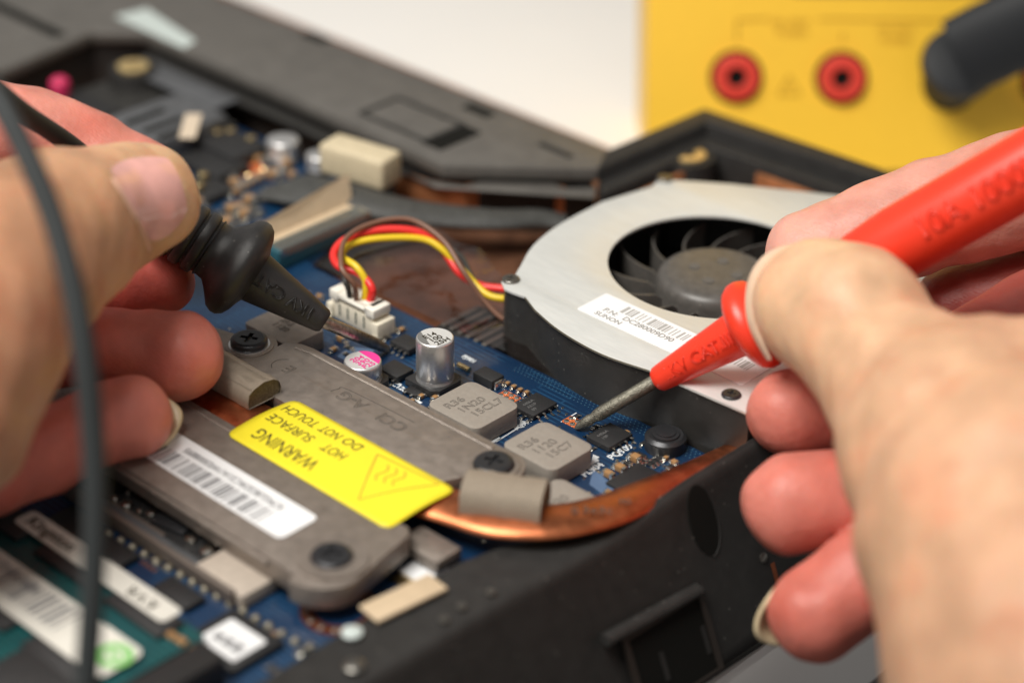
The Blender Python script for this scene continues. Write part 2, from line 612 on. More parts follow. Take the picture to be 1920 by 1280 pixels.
def text_mesh(body, size, depth=0.003, outline=0.0, bold=0.0, sx=1.0, align='LEFT', space=1.0):
    cu = bpy.data.curves.new('text', 'FONT')
    cu.body = body
    cu.size = size
    cu.align_x = align
    cu.align_y = 'CENTER'
    cu.space_line = space
    cu.resolution_u = 3
    if outline > 0:
        cu.fill_mode = 'NONE'
        cu.bevel_depth = outline
        cu.bevel_resolution = 0
    else:
        cu.extrude = depth
        cu.offset = bold
    o = bpy.data.objects.new('text', cu)
    COL.objects.link(o)
    dg = bpy.context.evaluated_depsgraph_get()
    me = bpy.data.meshes.new_from_object(o.evaluated_get(dg))
    bpy.data.objects.remove(o)
    bpy.data.curves.remove(cu)
    if sx != 1.0:
        me.transform(Matrix.Diagonal((sx, 1, 1, 1)))
    return me


ORI = {'u': ((1, 0, 0), (0, 1, 0)), '-u': ((-1, 0, 0), (0, -1, 0)), 'v': ((0, 1, 0), (-1, 0, 0))}


def frame(at, right, up):
    r, u = Vector(right), Vector(up)
    n = r.cross(u)
    return Matrix(((r.x, u.x, n.x, at[0]), (r.y, u.y, n.y, at[1]), (r.z, u.z, n.z, at[2]), (0, 0, 0, 1)))


def text(body, size, at, ori, m, parent, name='lettering', **k):
    me = text_mesh(body, size, **k)
    r, u = ORI[ori] if isinstance(ori, str) else ori
    me.transform(frame(at, r, u))
    me.materials.clear()
    me.materials.append(m)
    return place(me, name, parent)


def bars(parent, x0, x1, y0, y1, z, m, seed, name='barcode', fr=None, fill=0.55):
    rnd = random.Random(seed)
    b = B()
    x = x0
    unit = (x1 - x0) / 120
    while x < x1:
        w = unit * rnd.choice((1, 1, 2, 3))
        b.add([(x, y0, z), (min(x + w, x1), y0, z), (min(x + w, x1), y1, z), (x, y1, z)], [(0, 1, 2, 3)])
        x += w + unit * rnd.choice((1, 1, 2, 3))
    return b.build(name, m, parent)


# ------------------------------------------------------------------ the table
TZ = -2.6
B().box(-140, 4.2, -90, 140, TZ - 3, TZ).build('table_top', M['table'], None, kind='structure', bev=.2)
B().box(-300, 300, -300, 300, -82, -80).build('floor', mat('gray_floor', (.13, .12, .12), .6, var=.15, vscale=.1), None, kind='structure')

# ------------------------------------------------------------------ laptop base
lap = thing('laptop_base', 'opened black laptop base with its bottom cover off and electronics showing', 'laptop', (-8, -1, TZ))


def rim_u(v, z=0.45):
    return 2.78 + 0.045 * (v + 6)


# floor tray
B().box(-24, 2.4, -15, 10.2, -1.3, -0.75).build('floor_tray', M['floor'], lap)
# near wall: ledge, rounded shoulder and outward sloping outer face
secs = []
for v, zi in ((-16, .36), (-7, .36), (-4.6, .35), (-3.9, .33), (-3.2, .30), (-2.4, .32), (-1.6, .44), (-.6, .55), (1, .60), (6, .62), (10.9, .62)):
    ru = rim_u(v)
    inner = 1.62 if v < -4.2 else (1.62 + (ru - 0.15 - 1.62) * min(1, (v + 4.2) / 2.4))
    sl = [(inner, -1.0), (inner, zi - .06), (inner + .05, zi), (ru - .14, zi), (ru - .05, zi - .02), (ru + .02, zi - .09), (ru + .06, zi - .2)]
    for t in (0.1, 0.3, 0.55, 0.8, 0.95):
        sl.append((ru + .06 + 1.12 * t, zi - .2 - 2.55 * t))
    sl += [(ru + 1.2, zi - .2 - 2.62), (ru + 1.1, TZ + .02), (inner, TZ + .02)]
    secs.append([(u, v, z) for u, z in sl])
b = B()
k = len(secs[0])
vs = [p for s in secs for p in s]
fs = []
for j in range(len(secs) - 1):
    for i in range(k):
        a, c = j * k + i, j * k + (i + 1) % k
        fs.append((a, c, c + k, a + k))
fs.append(tuple(range(k - 1, -1, -1)))
fs.append(tuple((len(secs) - 1) * k + i for i in range(k)))
b.add(vs, fs).build('side_wall', M['case'], lap, ang=50)
# far deck: broad band of the case around the opening
deck = [(-34, 7.45), (-14, 7.5), (-5.93, 7.58), (-5.45, 6.75), (-7.83, 4.6), (-12.4, 4.7), (-17.9, 4.75), (-18.75, 3.9), (-18.2, 0.5), (-17.5, -14), (-34, -14)]
B().plate(deck, 0.5, 0.8).build('deck', M['case_top'], lap, bev=0.05)
deck2 = [(-33.6, 7.1), (-14, 7.15), (-6.2, 7.2), (-5.7, 6.75), (-7.9, 4.8), (-12.4, 4.9), (-18.2, 4.95), (-18.95, 4), (-18.4, 0.5), (-17.8, -13.6), (-33.6, -13.6)]
b = B()
for i in range(len(deck2)):
    p, q = Vector((*deck2[i], 0)), Vector((*deck2[(i + 1) % len(deck2)], 0))
    d = (q - p).normalized()
    nn = Vector((-d.y, d.x, 0))
    b.obox((p + q) / 2 + Vector((0, 0, -0.95)), d, nn, (0, 0, 1), (q - p).length / 2, 0.08, 1.45)
b.build('deck_wall', M['case'], lap)
B().plate([(-33, 6.7), (-14, 6.8), (-6.6, 6.9), (-8, 5.0), (-18, 5.2), (-19.4, 4), (-18.8, 0.5), (-18.6, -13), (-33, -13)], 0.30, 0.36).build('deck_underside', M['case'], lap)
# seam line and notches on the deck
B().obox((-24, 3.3, 0.805), (1, -0.02, 0), (0.02, 1, 0), (0, 0, 1), 5.0, 0.16, 0.012).build('deck_groove', M['hole'], lap)
for q in (W(600, 68, .8), W(905, 205, .8)):
    B().cbox(q + Vector((0, -.12, -.05)), 0.75, 0.3, 0.07).build('edge_notch', M['hole'], lap)
# latch recess on the deck
p = W(775, 225, .8)
b = B()
b.plate(rrect(p.x - 1.1, p.x + 1.0, p.y - .62, p.y + .62, .06), 0.79, 0.83, [rrect(p.x - 1.0, p.x + .9, p.y - .52, p.y + .52, .05)])
b.build('latch_frame', M['case'], lap)
q = W(846, 258, .8)
B().plate(rrect(q.x - .3, q.x + .3, q.y - .62, q.y + .62, .05), 0.80, 0.825).build('latch_slot', M['hole'], lap)
q = W(1045, 262, .8)
B().plate(rrect(q.x - .12, q.x + .8, q.y - .5, q.y - .35, .05), 0.80, 0.83).build('moulded_rib', M['case'], lap)
# inner ledge of the deck (lower step that the cover sat on)
led = [(-17.6, 4.35), (-12.4, 4.38), (-9.8, 4.32), (-9.8, 4.72), (-12.4, 4.75), (-17.7, 4.8)]
B().plate(led, 0.22, 0.34).build('inner_ledge', M['fan_black'], lap, bev=0.03)
B().plate([(-17.6, .6), (-13.6, .6), (-13.6, 3.9), (-17.6, 4.3)], .03, .07).build('darkening_sheet', M['fan_black'], lap)  # black sheet added over the board to darken the far corner
# corner bay around the fan: thin rim wall
ow = [(-5.95, 7.5), (-5.85, 10.72), (-1.5, 10.95), (3.6, 11.2)]
iw = [(-5.45, 6.75), (-5.35, 10.2), (-1.5, 10.45), (3.6, 10.7)]
b = B()
b.plate(ow + iw[::-1], TZ + .05, 0.8)
b.build('corner_rim', M['case'], lap, bev=0.07)
iw2 = [(-5.0, 6.4), (-4.95, 9.75), (-1.5, 10.0), (3.6, 10.3)]
B().plate([(x, y) for x, y in iw] + iw2[::-1], -1.2, 0.5).build('corner_step', M['case'], lap, bev=0.05)
# copper wall pieces inside the bay
wall_px = [(736, 318), (800, 337), (872, 348), (908, 338), (1022, 336), (1058, 352), (1118, 350)]
wz = .40
wp = [W(x, y, wz) for x, y in wall_px]
B().plate([(p_.x, p_.y) for p_ in wp] + [(-5.15, 6.3), (-7.8, 4.35), (-9.4, 4.4)], wz - .05, wz).build('duct_top', M['case_top'], lap, bev=.02)
for i in range(len(wp) - 1):
    a, c_ = wp[i].copy(), wp[i + 1].copy()
    d = (c_ - a).normalized()
    nn = Vector((-d.y, d.x, 0))
    B().obox((a + c_) / 2 + Vector((0, 0, -.40)) + nn * .08, d, nn, (0, 0, 1), (c_ - a).length / 2 - .004, 0.05, .34).build('copper_wall', M['foil'] if i not in (5,) else M['case'], lap, bev=.02)
for a, c_, z0, z1 in (((-4.8, 6.9), (-4.75, 9.0), -.7, .3), ((-3.6, 9.75), (-.5, 9.9), -.7, .32)):
    a, c_ = Vector((*a, 0)), Vector((*c_, 0))
    d = (c_ - a).normalized()
    B().obox((a + c_) / 2 + Vector((0, 0, (z0 + z1) / 2)), d, (-d.y, d.x, 0), (0, 0, 1), (c_ - a).length / 2, 0.06, (z1 - z0) / 2).build('copper_wall', M['foil'], lap, bev=.03)
# brass inserts on bosses
for px, py, z, r in ((1293, 291, .45, .36), (250, 125, .45, .36)):
    q = W(px, py, z)
    bo = B().lathe([(r * 1.9, -1.6), (r * 1.55, -.1), (r * 1.5, -.03), (r * 1.1, -.02)], q, (0, 0, 1)).build('boss', M['case'], lap)
    B().plate(circle(q.x, q.y, r, 24), q.z - .03, q.z + .04, [circle(q.x, q.y, r * .35, 16)]).build('brass_insert', M['brass'], bo, bev=.012)
# outer face features
P0 = Vector((rim_u(-1.65) + .06, -1.65, .35))
DV = Vector((0.045, 1, 0)).normalized()
DD = Vector((1.12, 0, -2.55)).normalized()
FN = DV.cross(DD).normalized()
if FN.x < 0:
    FN = -FN


def face(px, py, off=0.0):
    r = Vector(ray(px, py))
    c = Vector(CAM)
    t = (P0 + FN * off - c).dot(FN) / r.dot(FN)
    return c + r * t


q = face(1318, 975)
B().plate([(0.30 * math.cos(t) , 0.62 * math.sin(t)) for t in np.linspace(0, 2 * math.pi, 28, endpoint=False)], -.1, .012, fr=(q, DV, DD, FN)).build('lock_hole', M['hole'], lap)
B().sweep([q + DV * (.33 * math.cos(t)) + DD * (.65 * math.sin(t)) for t in np.linspace(-1.0, 1.6, 20)], .02).build('lock_rim', M['case'], lap)
pa, pb, pc, pd = face(1172, 1195), face(1308, 1118), face(1312, 1285), face(1175, 1330)
po = B().plate([(-.95, -.1), (.95, -.1), (.95, 1.35), (-.95, 1.35)], -.02, .05, [[(-.83, .02), (.83, .02), (.83, 1.3), (-.83, 1.3)]], fr=((pa + pb) / 2, DV, DD, FN)).build('network_port', mat('port_frame', (.04, .032, .027), .5, metal=.4), lap)
B().obox((pa + pb) / 2 + DD * .66, DV, DD, FN, .83, .64, .02).build('port_opening', M['hole'], po)
for s_ in (-.45, .55):
    B().obox((pa + pb) / 2 + DD * (.75) + DV * (s_ + .2), DV, DD, FN, .05, .25, .03).build('contact', M['case'], po)
la, lb = face(1142, 1195, .05), face(1302, 1108, .05)
B().sweep([face(1100, 1420, .0) + DV * (k_ * .8) + DD * 0 for k_ in range(-8, 16)], .02, n=6).build('wall_seam', M['hole'], lap)
B().sweep(smooth_path([la - DV * .05, la, la * .5 + lb * .5, lb, lb + DV * .1]), .13, .10).build('port_lip', M['case'], lap)
q = face(1430, 1045)
B().lathe([(.09, -.05), (.09, .03), (.05, .05)], q, FN, 16).build('jack_dot', M['screwgray'], lap)
q = face(1455, 1085)
B().obox(q, DV, DD, FN, .05, .3, .02).build('jack_shield', M['dark_copper'], lap)
# things lying on the near ledge
p1, p2 = W(690, 1152, .44), W(822, 1090, .44)
d = (p2 - p1).normalized()
B().obox((p1 + p2) / 2, d, (-d.y, d.x, 0), (0, 0, 1), (p2 - p1).length / 2, .24, .03).build('adhesive_strip', M['beige'], lap, bev=.02)
for px, py in ((660, 1186), (664, 1248)):
    q = W(px, py, .42)
    B().lathe([(.16, 0), (.16, .03), (.11, .06)], q, (0, 0, 1), 20).build('ledge_stud', M['screwgray' if py > 1200 else 'tape_pale'], lap)
for px, py in ((920, 1108), (865, 1135), (832, 1160)):
    q = W(px, py, .42)
    B().lathe([(.08, 0), (.07, .015)], q, (0, 0, 1), 14).build('ledge_mark', M['screwgray'], lap)
# pale tape on the far deck
p = [W(215, 32, .8), W(275, 17, .8), W(368, 78, .8), W(345, 92, .8)]
B().plate([(q.x, q.y) for q in p], .803, .815).build('deck_tape', M['tape_pale'], lap)

# ------------------------------------------------------------------ motherboard
mb = thing('motherboard', 'dark blue laptop motherboard crowded with inductors, chips and capacitors', 'circuit board', (-6, -6, -.12))
pcb = [(-17.2, -13.5), (1.55, -13.5), (1.55, -3.7), (2.3, -3.0), (2.72, -2.0), (2.78, .1), (2.25, .93), (-3.4, .93), (-3.7, .72), (-7.6, .72), (-8.6, 3.2), (-9.4, 3.95), (-17.2, 3.95)]
B().plate(pcb, -.12, 0).build('board', M['pcb'], mb, bev=.01)


def sub(b_, name, m, parent, **k):
    return b_.build(name, m, parent, **k)


# big gray inductors with stamped markings
def inductor(x0, x1, y0, y1, marks, h=.4):
    o = B().plate(rrect(x0, x1, y0, y1, .17, 6), .03, h).build('inductor', M['inductor'], mb, bev=.025)
    cx, cy = (x0 + x1) / 2, (y0 + y1) / 2
    for i, t in enumerate(marks):
        text(t, .235, (cx - .27 + i * .25, cy - .40 + .07 * i, h + .001), 'v', M['mark'], o, 'marking', outline=.0042, sx=1.15)
    B().box(x0 + .15, x1 - .15, y0 - .06, y0 + .2, .003, .06).build('solder_foot', M['solder'], o)
    B().box(x0 + .15, x1 - .15, y1 - .2, y1 + .06, .003, .06).build('solder_foot', M['solder'], o)
    return o


inductor(-1.93, -.72, -1.76, -.63, ('R36', '1N20', '15CL7'))
inductor(-.13, 1.05, -1.78, -.70, ('R36', '1120', '15C7'))
inductor(1.2, 2.2, -2.85, -1.78, ('R36', '1120'), h=.38)
o = B().plate(rrect(-6.3, -5.05, -2.12, -1.25, .08, 4), .03, .4).build('inductor', M['gray'], mb, bev=.03)
text('2R2\n1120', .2, (-5.9, -1.65, .402), 'u', M['mark'], o, 'marking', outline=.004)

# electrolytic capacitors
def capacitor(c, r, h, sector, sector_mat, lines, ink, tilt):
    base = B().plate([(c.x - r * 1.12, c.y - r * 1.12), (c.x + r * .75, c.y - r * 1.12), (c.x + r * 1.12, c.y - r * .75), (c.x + r * 1.12, c.y + r * .75), (c.x + r * .75, c.y + r * 1.12), (c.x - r * 1.12, c.y + r * 1.12)], .01, .16).build('capacitor_base', M['chip'], mb, bev=.02)
    prof = [(r * .93, .10), (r * .99, .12), (r * 1.0, .17), (r * .93, .205), (r * .93, .24), (r * .985, .27), (r * .985, h - .05), (r * .965, h - .015), (r * .91, h)]
    can = B().lathe(prof, c, (0, 0, 1), 48).build('capacitor', M['silver'], mb, ang=55)
    B().plate(circle(c.x, c.y, r * .90, 40), c.z + h, c.z + h + .004).build('printed_top', M['white_print'], can)
    b_ = B()
    a0, a1 = sector
    pts = [(c.x + r * .9 * math.cos(t), c.y + r * .9 * math.sin(t)) for t in np.linspace(math.radians(a0), math.radians(a1), 20)]
    b_.plate(pts, c.z + h + .005, c.z + h + .008).build('polarity_mark', sector_mat, can)
    for i, t in enumerate(lines):
        text(t, r * .5, (c.x - r * .30 + i * r * .43, c.y - r * .52, c.z + h + .010), tilt, ink, can, 'marking', bold=.002, sx=1.05)
    return can


rv = ((.12, .99, 0), (-.99, .12, 0))
capacitor(W(816, 722, 0), .345, 1.0, (190, 300), mat('silver_mark', (.33, .33, .32), .35, metal=.6), ('E14', '100', '25H'), M['ink'], rv)
magenta = mat('magenta_print', (.80, .045, .30), .4)
capacitor(W(681, 722, 0), .345, .52, (20, 150), magenta, ('204', '390', 'F25'), magenta, rv)

# SOIC and power chips
def soic(px, py, su, sv, h=.15, pins='v', npin=4, mark=None, z0=.03, size=.1):
    c = W(px, py, h)
    c.z = 0
    o = B().box(c.x - su / 2, c.x + su / 2, c.y - sv / 2, c.y + sv / 2, z0, h).build('chip', M['chip'], mb, bev=.012)
    for i in range(npin):
        for s_ in (-1, 1):
            if pins == 'u':
                t = c.y + sv * ((i + .5) / npin - .5)
                B().add([(c.x + s_ * su * .5, t - .022, .08), (c.x + s_ * su * .5, t + .022, .08), (c.x + s_ * (su * .5 + .06), t + .022, .075), (c.x + s_ * (su * .5 + .06), t - .022, .075), (c.x + s_ * (su * .5 + .08), t + .022, .02), (c.x + s_ * (su * .5 + .08), t - .022, .02), (c.x + s_ * (su * .5 + .14), t + .022, .012), (c.x + s_ * (su * .5 + .14), t - .022, .012)], [(0, 1, 2, 3), (3, 2, 4, 5), (5, 4, 6, 7)]).build('pin', M['solder'], o)
            else:
                t = c.x + su * ((i + .5) / npin - .5)
                B().add([(t - .022, c.y + s_ * sv * .5, .08), (t + .022, c.y + s_ * sv * .5, .08), (t + .022, c.y + s_ * (sv * .5 + .06), .075), (t - .022, c.y + s_ * (sv * .5 + .06), .075), (t + .022, c.y + s_ * (sv * .5 + .08), .02), (t - .022, c.y + s_ * (sv * .5 + .08), .02), (t + .022, c.y + s_ * (sv * .5 + .14), .012), (t - .022, c.y + s_ * (sv * .5 + .14), .012)], [(0, 1, 2, 3), (3, 2, 4, 5), (5, 4, 6, 7)]).build('pin', M['solder'], o)
    if mark:
        for i, t in enumerate(mark):
            text(t, size, (c.x - su * .22 + i * size * 1.1, c.y - sv * .3, h + .001), 'v', M['chipmark'], o, 'marking', bold=.001)
    return o


soic(763, 640, .50, .40, pins='v')
soic(742, 690, .50, .42, pins='v')
soic(1003, 757, .50, .62, h=.11, pins='u', npin=4, mark=('4406A', 'AE1P', '09'), z0=.01)
soic(1143, 815, .52, .62, h=.11, pins='u', npin=4, mark=('4406A', '19P'), z0=.01)
soic(775, 1172 - 440, .01 + .3, .2, h=.08, npin=2)

# tantalum block with metal ends
c = W(916, 700, .2)
t_ = B().box(c.x - .24, c.x + .24, c.y - .16, c.y + .16, .02, .2).build('tantalum_capacitor', M['chip'], mb, bev=.02)
for s_ in (-1, 1):
    B().box(c.x + s_ * .25 - .03, c.x + s_ * .25 + .03, c.y - .11, c.y + .11, .005, .16).build('terminal', M['solder'], t_, bev=.01)

# test areas of bare copper with solder dots
def pad_field(px, py, su, sv, nu, nv):
    c = W(px, py, 0)
    o = B().plate(rrect(c.x - su / 2, c.x + su / 2, c.y - sv / 2, c.y + sv / 2, .03, 3), .002, .008).build('copper_pad', M['maskred'], mb)
    for i in range(nu):
        for j in range(nv):
            B().lathe([(.052, 0), (.047, .012), (.03, .02)], (c.x + su * ((i + .5) / nu - .5), c.y + sv * ((j + .5) / nv - .5), .008), (0, 0, 1), 12).build('solder_dot', M['solder'], o)


pad_field(954, 744, .40, .25, 3, 2)
pad_field(1078, 793, .42, .26, 3, 2)

# small parts: body with two metal ends
PROTO = {}


def smd(c, kind, along='u', s=1.0, h=None):
    key = (kind, along, round(s, 2))
    if key not in PROTO:
        L, w = .17 * s, .09 * s
        hh = (.085 if kind == 'cap' else .045) * s
        body = M['ceramic'] if kind == 'cap' else M['chip']
        q = Vector((c[0], c[1], .0))
        def bx(a0, a1, w_, z0, z1):
            return B().box(q.x + a0, q.x + a1, q.y - w_ / 2, q.y + w_ / 2, z0, z1) if along == 'u' else B().box(q.x - w_ / 2, q.x + w_ / 2, q.y + a0, q.y + a1, z0, z1)
        o = bx(-L * .28, L * .28, w, .012, hh).build('ceramic_capacitor' if kind == 'cap' else 'chip_resistor', body, mb, bev=.006)
        for s_ in (-1, 1):
            e = bx(min(s_ * L * .28, s_ * L * .5), max(s_ * L * .28, s_ * L * .5), w * 1.04, .010, hh * 1.03).build('terminal', M['solder'], o, bev=.008)
            f_ = bx(min(s_ * L * .5, s_ * L * .72), max(s_ * L * .5, s_ * L * .72), w * .95, .003, hh * .4).build('fillet', M['solder'], o, bev=.014)
        PROTO[key] = (o, q)
        return o
    o, q = PROTO[key]
    return copy_part(o, (c[0] - q.x, c[1] - q.y, 0))


for px, py, k_, al, s_ in ((1163, 878, 'cap', 'u', 1.4), (1192, 860, 'cap', 'u', 1.5), (1177, 866, 'res', 'u', 1.1), (1202, 852, 'res', 'u', 1.2),
                           (1141, 889, 'cap', 'u', 1.3), (1143, 925, 'cap', 'u', 1.1),
                           (1219, 868, 'res', 'u', 1.0), (1227, 863, 'res', 'u', 1.0), (1235, 858, 'res', 'u', 1.0), (1242, 854, 'res', 'u', 1.0),
                           (1265, 866, 'cap', 'u', 1.0), (1258, 872, 'res', 'v', 1.0), (1279, 884, 'res', 'u', 1.0),
                           (1113, 838, 'res', 'v', .7), (1082, 778, 'res', 'v', .8), (1116, 797, 'res', 'v', .8),
                           (951, 718, 'cap', 'v', .8), (963, 724, 'cap', 'v', .8), (975, 730, 'cap', 'v', .8), (987, 735, 'cap', 'v', .8),
                           (970, 774, 'res', 'v', .7), (981, 779, 'res', 'v', .7), (993, 785, 'res', 'v', .7),
                           (790, 742, 'cap', 'v', .9), (772, 752, 'cap', 'v', .9), (640, 636, 'cap', 'u', 1.3), (655, 650, 'res', 'u', 1.1),
                           (725, 632, 'res', 'v', 1.0), (752, 618, 'cap', 'v', 1.0), (625, 655, 'cap', 'v', 1.0), (708, 640, 'res', 'u', 1.0), (735, 612, 'res', 'u', .9)):
    smd(W(px, py, .05), k_, al, s_)
rnd = random.Random(11)
done = []
for (u0, u1, v0, v1, cnt, scs) in ((-7.5, -6.0, -.95, .5, 16, (1.0, 1.3)), (-12.6, -9.2, .1, 3.3, 46, (1.6, 2.0)), (.2, 2.1, .22, .50, 5, (.8,)), (-.1, 1.4, -12.5, -7.3, 20, (1.3, 1.6)), (-4.9, -4.3, -1.6, -.7, 5, (1.0,)), (-2.4, -2.0, -1.6, -.4, 4, (1.0,))):
    for i in range(cnt):
        p_ = (rnd.uniform(u0, u1), rnd.uniform(v0, v1))
        if any(abs(p_[0] - q_[0]) < .3 and abs(p_[1] - q_[1]) < .2 for q_ in done):
            continue
        done.append(p_)
        smd(p_, rnd.choice(('cap', 'res')), rnd.choice('uv'), rnd.choice(scs))
# gold slug beside the tall capacitor, glass diode
q = W(870, 688, .05)
B().sweep([(q.x - .14, q.y, .05), (q.x + .14, q.y, .05)], .05, n=12).build('crystal', M['goldpad'], mb)
# bigger dark chip near the copper pipe
q = W(1205, 905, .06)
B().box(q.x - .45, q.x + .35, q.y - .42, q.y + .42, .02, .07).build('chip', M['chip'], mb, bev=.01)
# screw post against the fan
q = W(1247, 838, 0)
post = B().lathe([(.36, 0), (.36, .22), (.30, .27), (.27, .27)], q, (0, 0, 1), 28).build('screw_post', M['screw'], mb)
B().plate(circle(q.x, q.y, .24, 24), .272, .30, [circle(q.x, q.y, .10, 16)]).build('screw_head', M['screw'], post, bev=.015)
B().lathe([(.17, .30), (.17, .32), (.13, .33)], q + Vector((0, 0, .0)), (0, 0, 1), 20).build('screw_collar', M['screw'], post)
# silkscreen lines and names
for (x0, y0, x1, y1, w_) in ((1052, 791, 1081, 774, .022), (1150, 834, 1178, 818, .025), (1028, 772, 1046, 760, .022), (930, 828, 975, 800, .03), (1066, 893, 1122, 862, .05), (900, 740, 930, 724, .018), (735, 712, 752, 722, .05), (772, 746, 790, 756, .06), (915, 832, 938, 821, .07)):
    p, q = W(x0, y0, 0), W(x1, y1, 0)
    d = (q - p).normalized()
    B().obox((p + q) / 2 + Vector((0, 0, .004)), d, (-d.y, d.x, 0), (0, 0, 1), (q - p).length / 2, w_ / 2, .0015).build('silkscreen_line', M['silk'], mb)
p = [W(1108, 870, 0), W(1124, 857, 0), W(1112, 852, 0)]
B().plate([(q.x, q.y) for q in p], .002, .006).build('silkscreen_mark', M['silk'], mb)
p = [W(975, 800, 0), W(990, 792, 0), W(975, 787, 0)]
B().plate([(q.x, q.y) for q in p], .002, .006).build('silkscreen_mark', M['silk'], mb)
p = [W(1112, 880, 0), W(1126, 890, 0), W(1160, 915, 0), W(1128, 925, 0), W(1105, 908, 0)]
B().plate([(q.x, q.y) for q in p], .002, .004).build('silkscreen_patch', M['silk_pale'], mb)
p = [W(632, 668, 0), W(655, 650, 0), W(700, 655, 0), W(700, 672, 0), W(660, 682, 0)]
B().plate([(q.x, q.y) for q in p], .002, .004).build('silkscreen_patch', M['silk_pale'], mb)
for s_, px, py, sz, o_ in (('PQ909', 1143, 859, .20, 'v'), ('PL904', 1092, 891, .20, 'v'), ('PQ911', 966, 804, .14, 'v'), ('C128', 736, 719, .16, 'u'), ('PJ901', 868, 667, .14, 'u'), ('24', 1229, 888, .14, 'u'), ('36', 1152, 912, .14, 'u')):
    text(s_, sz, W(px, py, .003), o_, M['silk'], mb, 'silkscreen_text', depth=.0015, bold=.005)
# stitching vias along the board edge and scattered test points
b = B()
for i in range(52):
    for j in range(4):
        x = -2.1 + i * .085 + .04 * (j % 2)
        if x < 2.1:
            b.plate(circle(x, .86 - j * .075, .013, 6), .001, .004)
b.build('stitching_vias', mat('via_tint', (.05, .13, .20), .4), mb, kind='stuff')
b = B()
for px, py in ((1055, 765), (1062, 777), (1186, 831), (1190, 840), (1157, 863), (1122, 885), (1095, 897), (1049, 801), (918, 722), (946, 713), (1252, 875), (1258, 881), (1264, 885), (1271, 879), (1255, 890), (1246, 874), (1207, 874), (1212, 885), (1147, 913)):
    q = W(px, py, 0)
    b.plate(circle(q.x, q.y, .030, 10), .001, .012)
rnd = random.Random(3)
for i in range(150):
    x, y = rnd.uniform(-9, 2.3), rnd.uniform(-13, .6)
    b.plate(circle(x, y, rnd.uniform(.012, .026), 8), .001, .008)
for i in range(120):
    x, y = rnd.uniform(-16, -8.8), rnd.uniform(-4, 3.6)
    b.plate(circle(x, y, rnd.uniform(.015, .05), 8), .001, .012)
b.build('test_points', M['solder'], mb, kind='stuff')
# row of solder joints along the processor socket
pa, pb = W(205, 1002, .0), W(578, 1218, .0)
first = None
for i in range(17):
    q = pa.lerp(pb, i / 16)
    if first is None:
        first = B().lathe([(.08, 0), (.07, .05), (.035, .08)], q, (0, 0, 1), 12).build('solder_joint', mat('dull_solder', (.50, .46, .36), .42, metal=.8), mb)
        q0 = q
    else:
        copy_part(first, q - q0)
# processor socket: long frame, pale end block, lever parts
sk = B().box(-6.8, -.95, -7.45, -7.22, .02, .22).build('socket_frame', M['grayslot'], mb, bev=.02)
B().box(-6.8, -.3, -7.5, -7.40, .02, .3).build('socket_rail', M['bracket'], sk, bev=.02)
B().box(-1.3, -.15, -7.42, -6.72, .02, .26).build('socket_end_block', M['end_block'], mb, bev=.02)
B().box(-6.8, -1.3, -7.2, -6.0, .02, .10).build('socket_bed', M['chip'], mb)
for px, py, r in ((237, 946, .11), (283, 963, .09), (357, 1011, .10), (390, 1031, .13), (405, 1050, .09), (240, 925, .05), (398, 1005, .06), (262, 960, .05), (215, 935, .08)):  # silver dots set as the glints in the socket recess
    q = W(px, py, .15)
    B().lathe([(r, -.04), (r, .02), (r * .8, .05), (r * .4, .06)], q, (0, 0, 1), 16).build('glint_dot', M['solder'], mb)
q = W(320, 985, .12)
B().obox(q, Vector((.9, .2, 0)).normalized(), Vector((-.2, .9, 0)).normalized(), (0, 0, 1), .35, .12, .06).build('socket_lever', M['screw'], mb, bev=.03)
q = W(250, 975, .11)
B().obox(q, (1, 0, 0), (0, 1, 0), (0, 0, 1), .7, .1, .03).build('socket_strip', M['bracket'], mb)
# chips by the memory slot
q = W(435, 1195, .14)
ch = B().box(q.x - .55, q.x + .6, q.y - .5, q.y + .5, .02, .14).build('chip', M['chip'], mb, bev=.02, label='black chip with a small white paper label')
lb_ = B().plate(rrect(q.x - .36, q.x + .45, q.y - .36, q.y + .30, .06), .142, .15).build('paper_label', M['white_label'], ch)
for i in range(3):
    B().box(q.x - .22 + .2 * i, q.x - .08 + .2 * i, q.y - .2, q.y - .05 + .02 * i, .151, .153).build('label_print', M['inkgray'], ch)
q = W(285, 1050, .1)
for i in range(8):
    B().box(q.x - .18 + (i % 4) * .1, q.x - .12 + (i % 4) * .1, q.y - .12 + (i // 4) * .14, q.y - .02 + (i // 4) * .14, .003, .03).build('solder_pad', M['solder'], mb)
for px, py, su, sv in ((212, 1030, .8, .42), (335, 1108, .8, .4), (130, 985, .9, .8)):
    q = W(px, py, .12)
    B().box(q.x - su / 2, q.x + su / 2, q.y - sv / 2, q.y + sv / 2, .02, .12).build('chip', M['chip'], mb, bev=.02)
# fuse and gold parts by the right corner of the heat sink
q = W(795, 1068, .06)
B().box(q.x - .26, q.x + .26, q.y - .3, q.y + .3, .01, .1).build('fuse', M['white_label'], mb, bev=.02)
for px, py in ((762, 1083), (828, 1045)):
    q = W(px, py, .04)
    B().box(q.x - .22, q.x + .22, q.y - .2, q.y + .2, .005, .05).build('gold_land', M['goldpad'], mb, bev=.02)
q = W(638, 1143, 0)
rg = B().plate(circle(q.x, q.y, .62, 36), .002, .012, [circle(q.x, q.y, .40, 28)]).build('grounding_ring', M['dark_copper'], mb)  # darker copper chosen to put the post's shade into the ring
for i in range(14):
    t = 2 * math.pi * i / 14
    B().lathe([(.055, 0), (.03, .02)], (q.x + .51 * math.cos(t), q.y + .51 * math.sin(t), .012), (0, 0, 1), 10).build('solder_dot', M['bracket'], rg)  # dots darkened the same way, shade in the colour

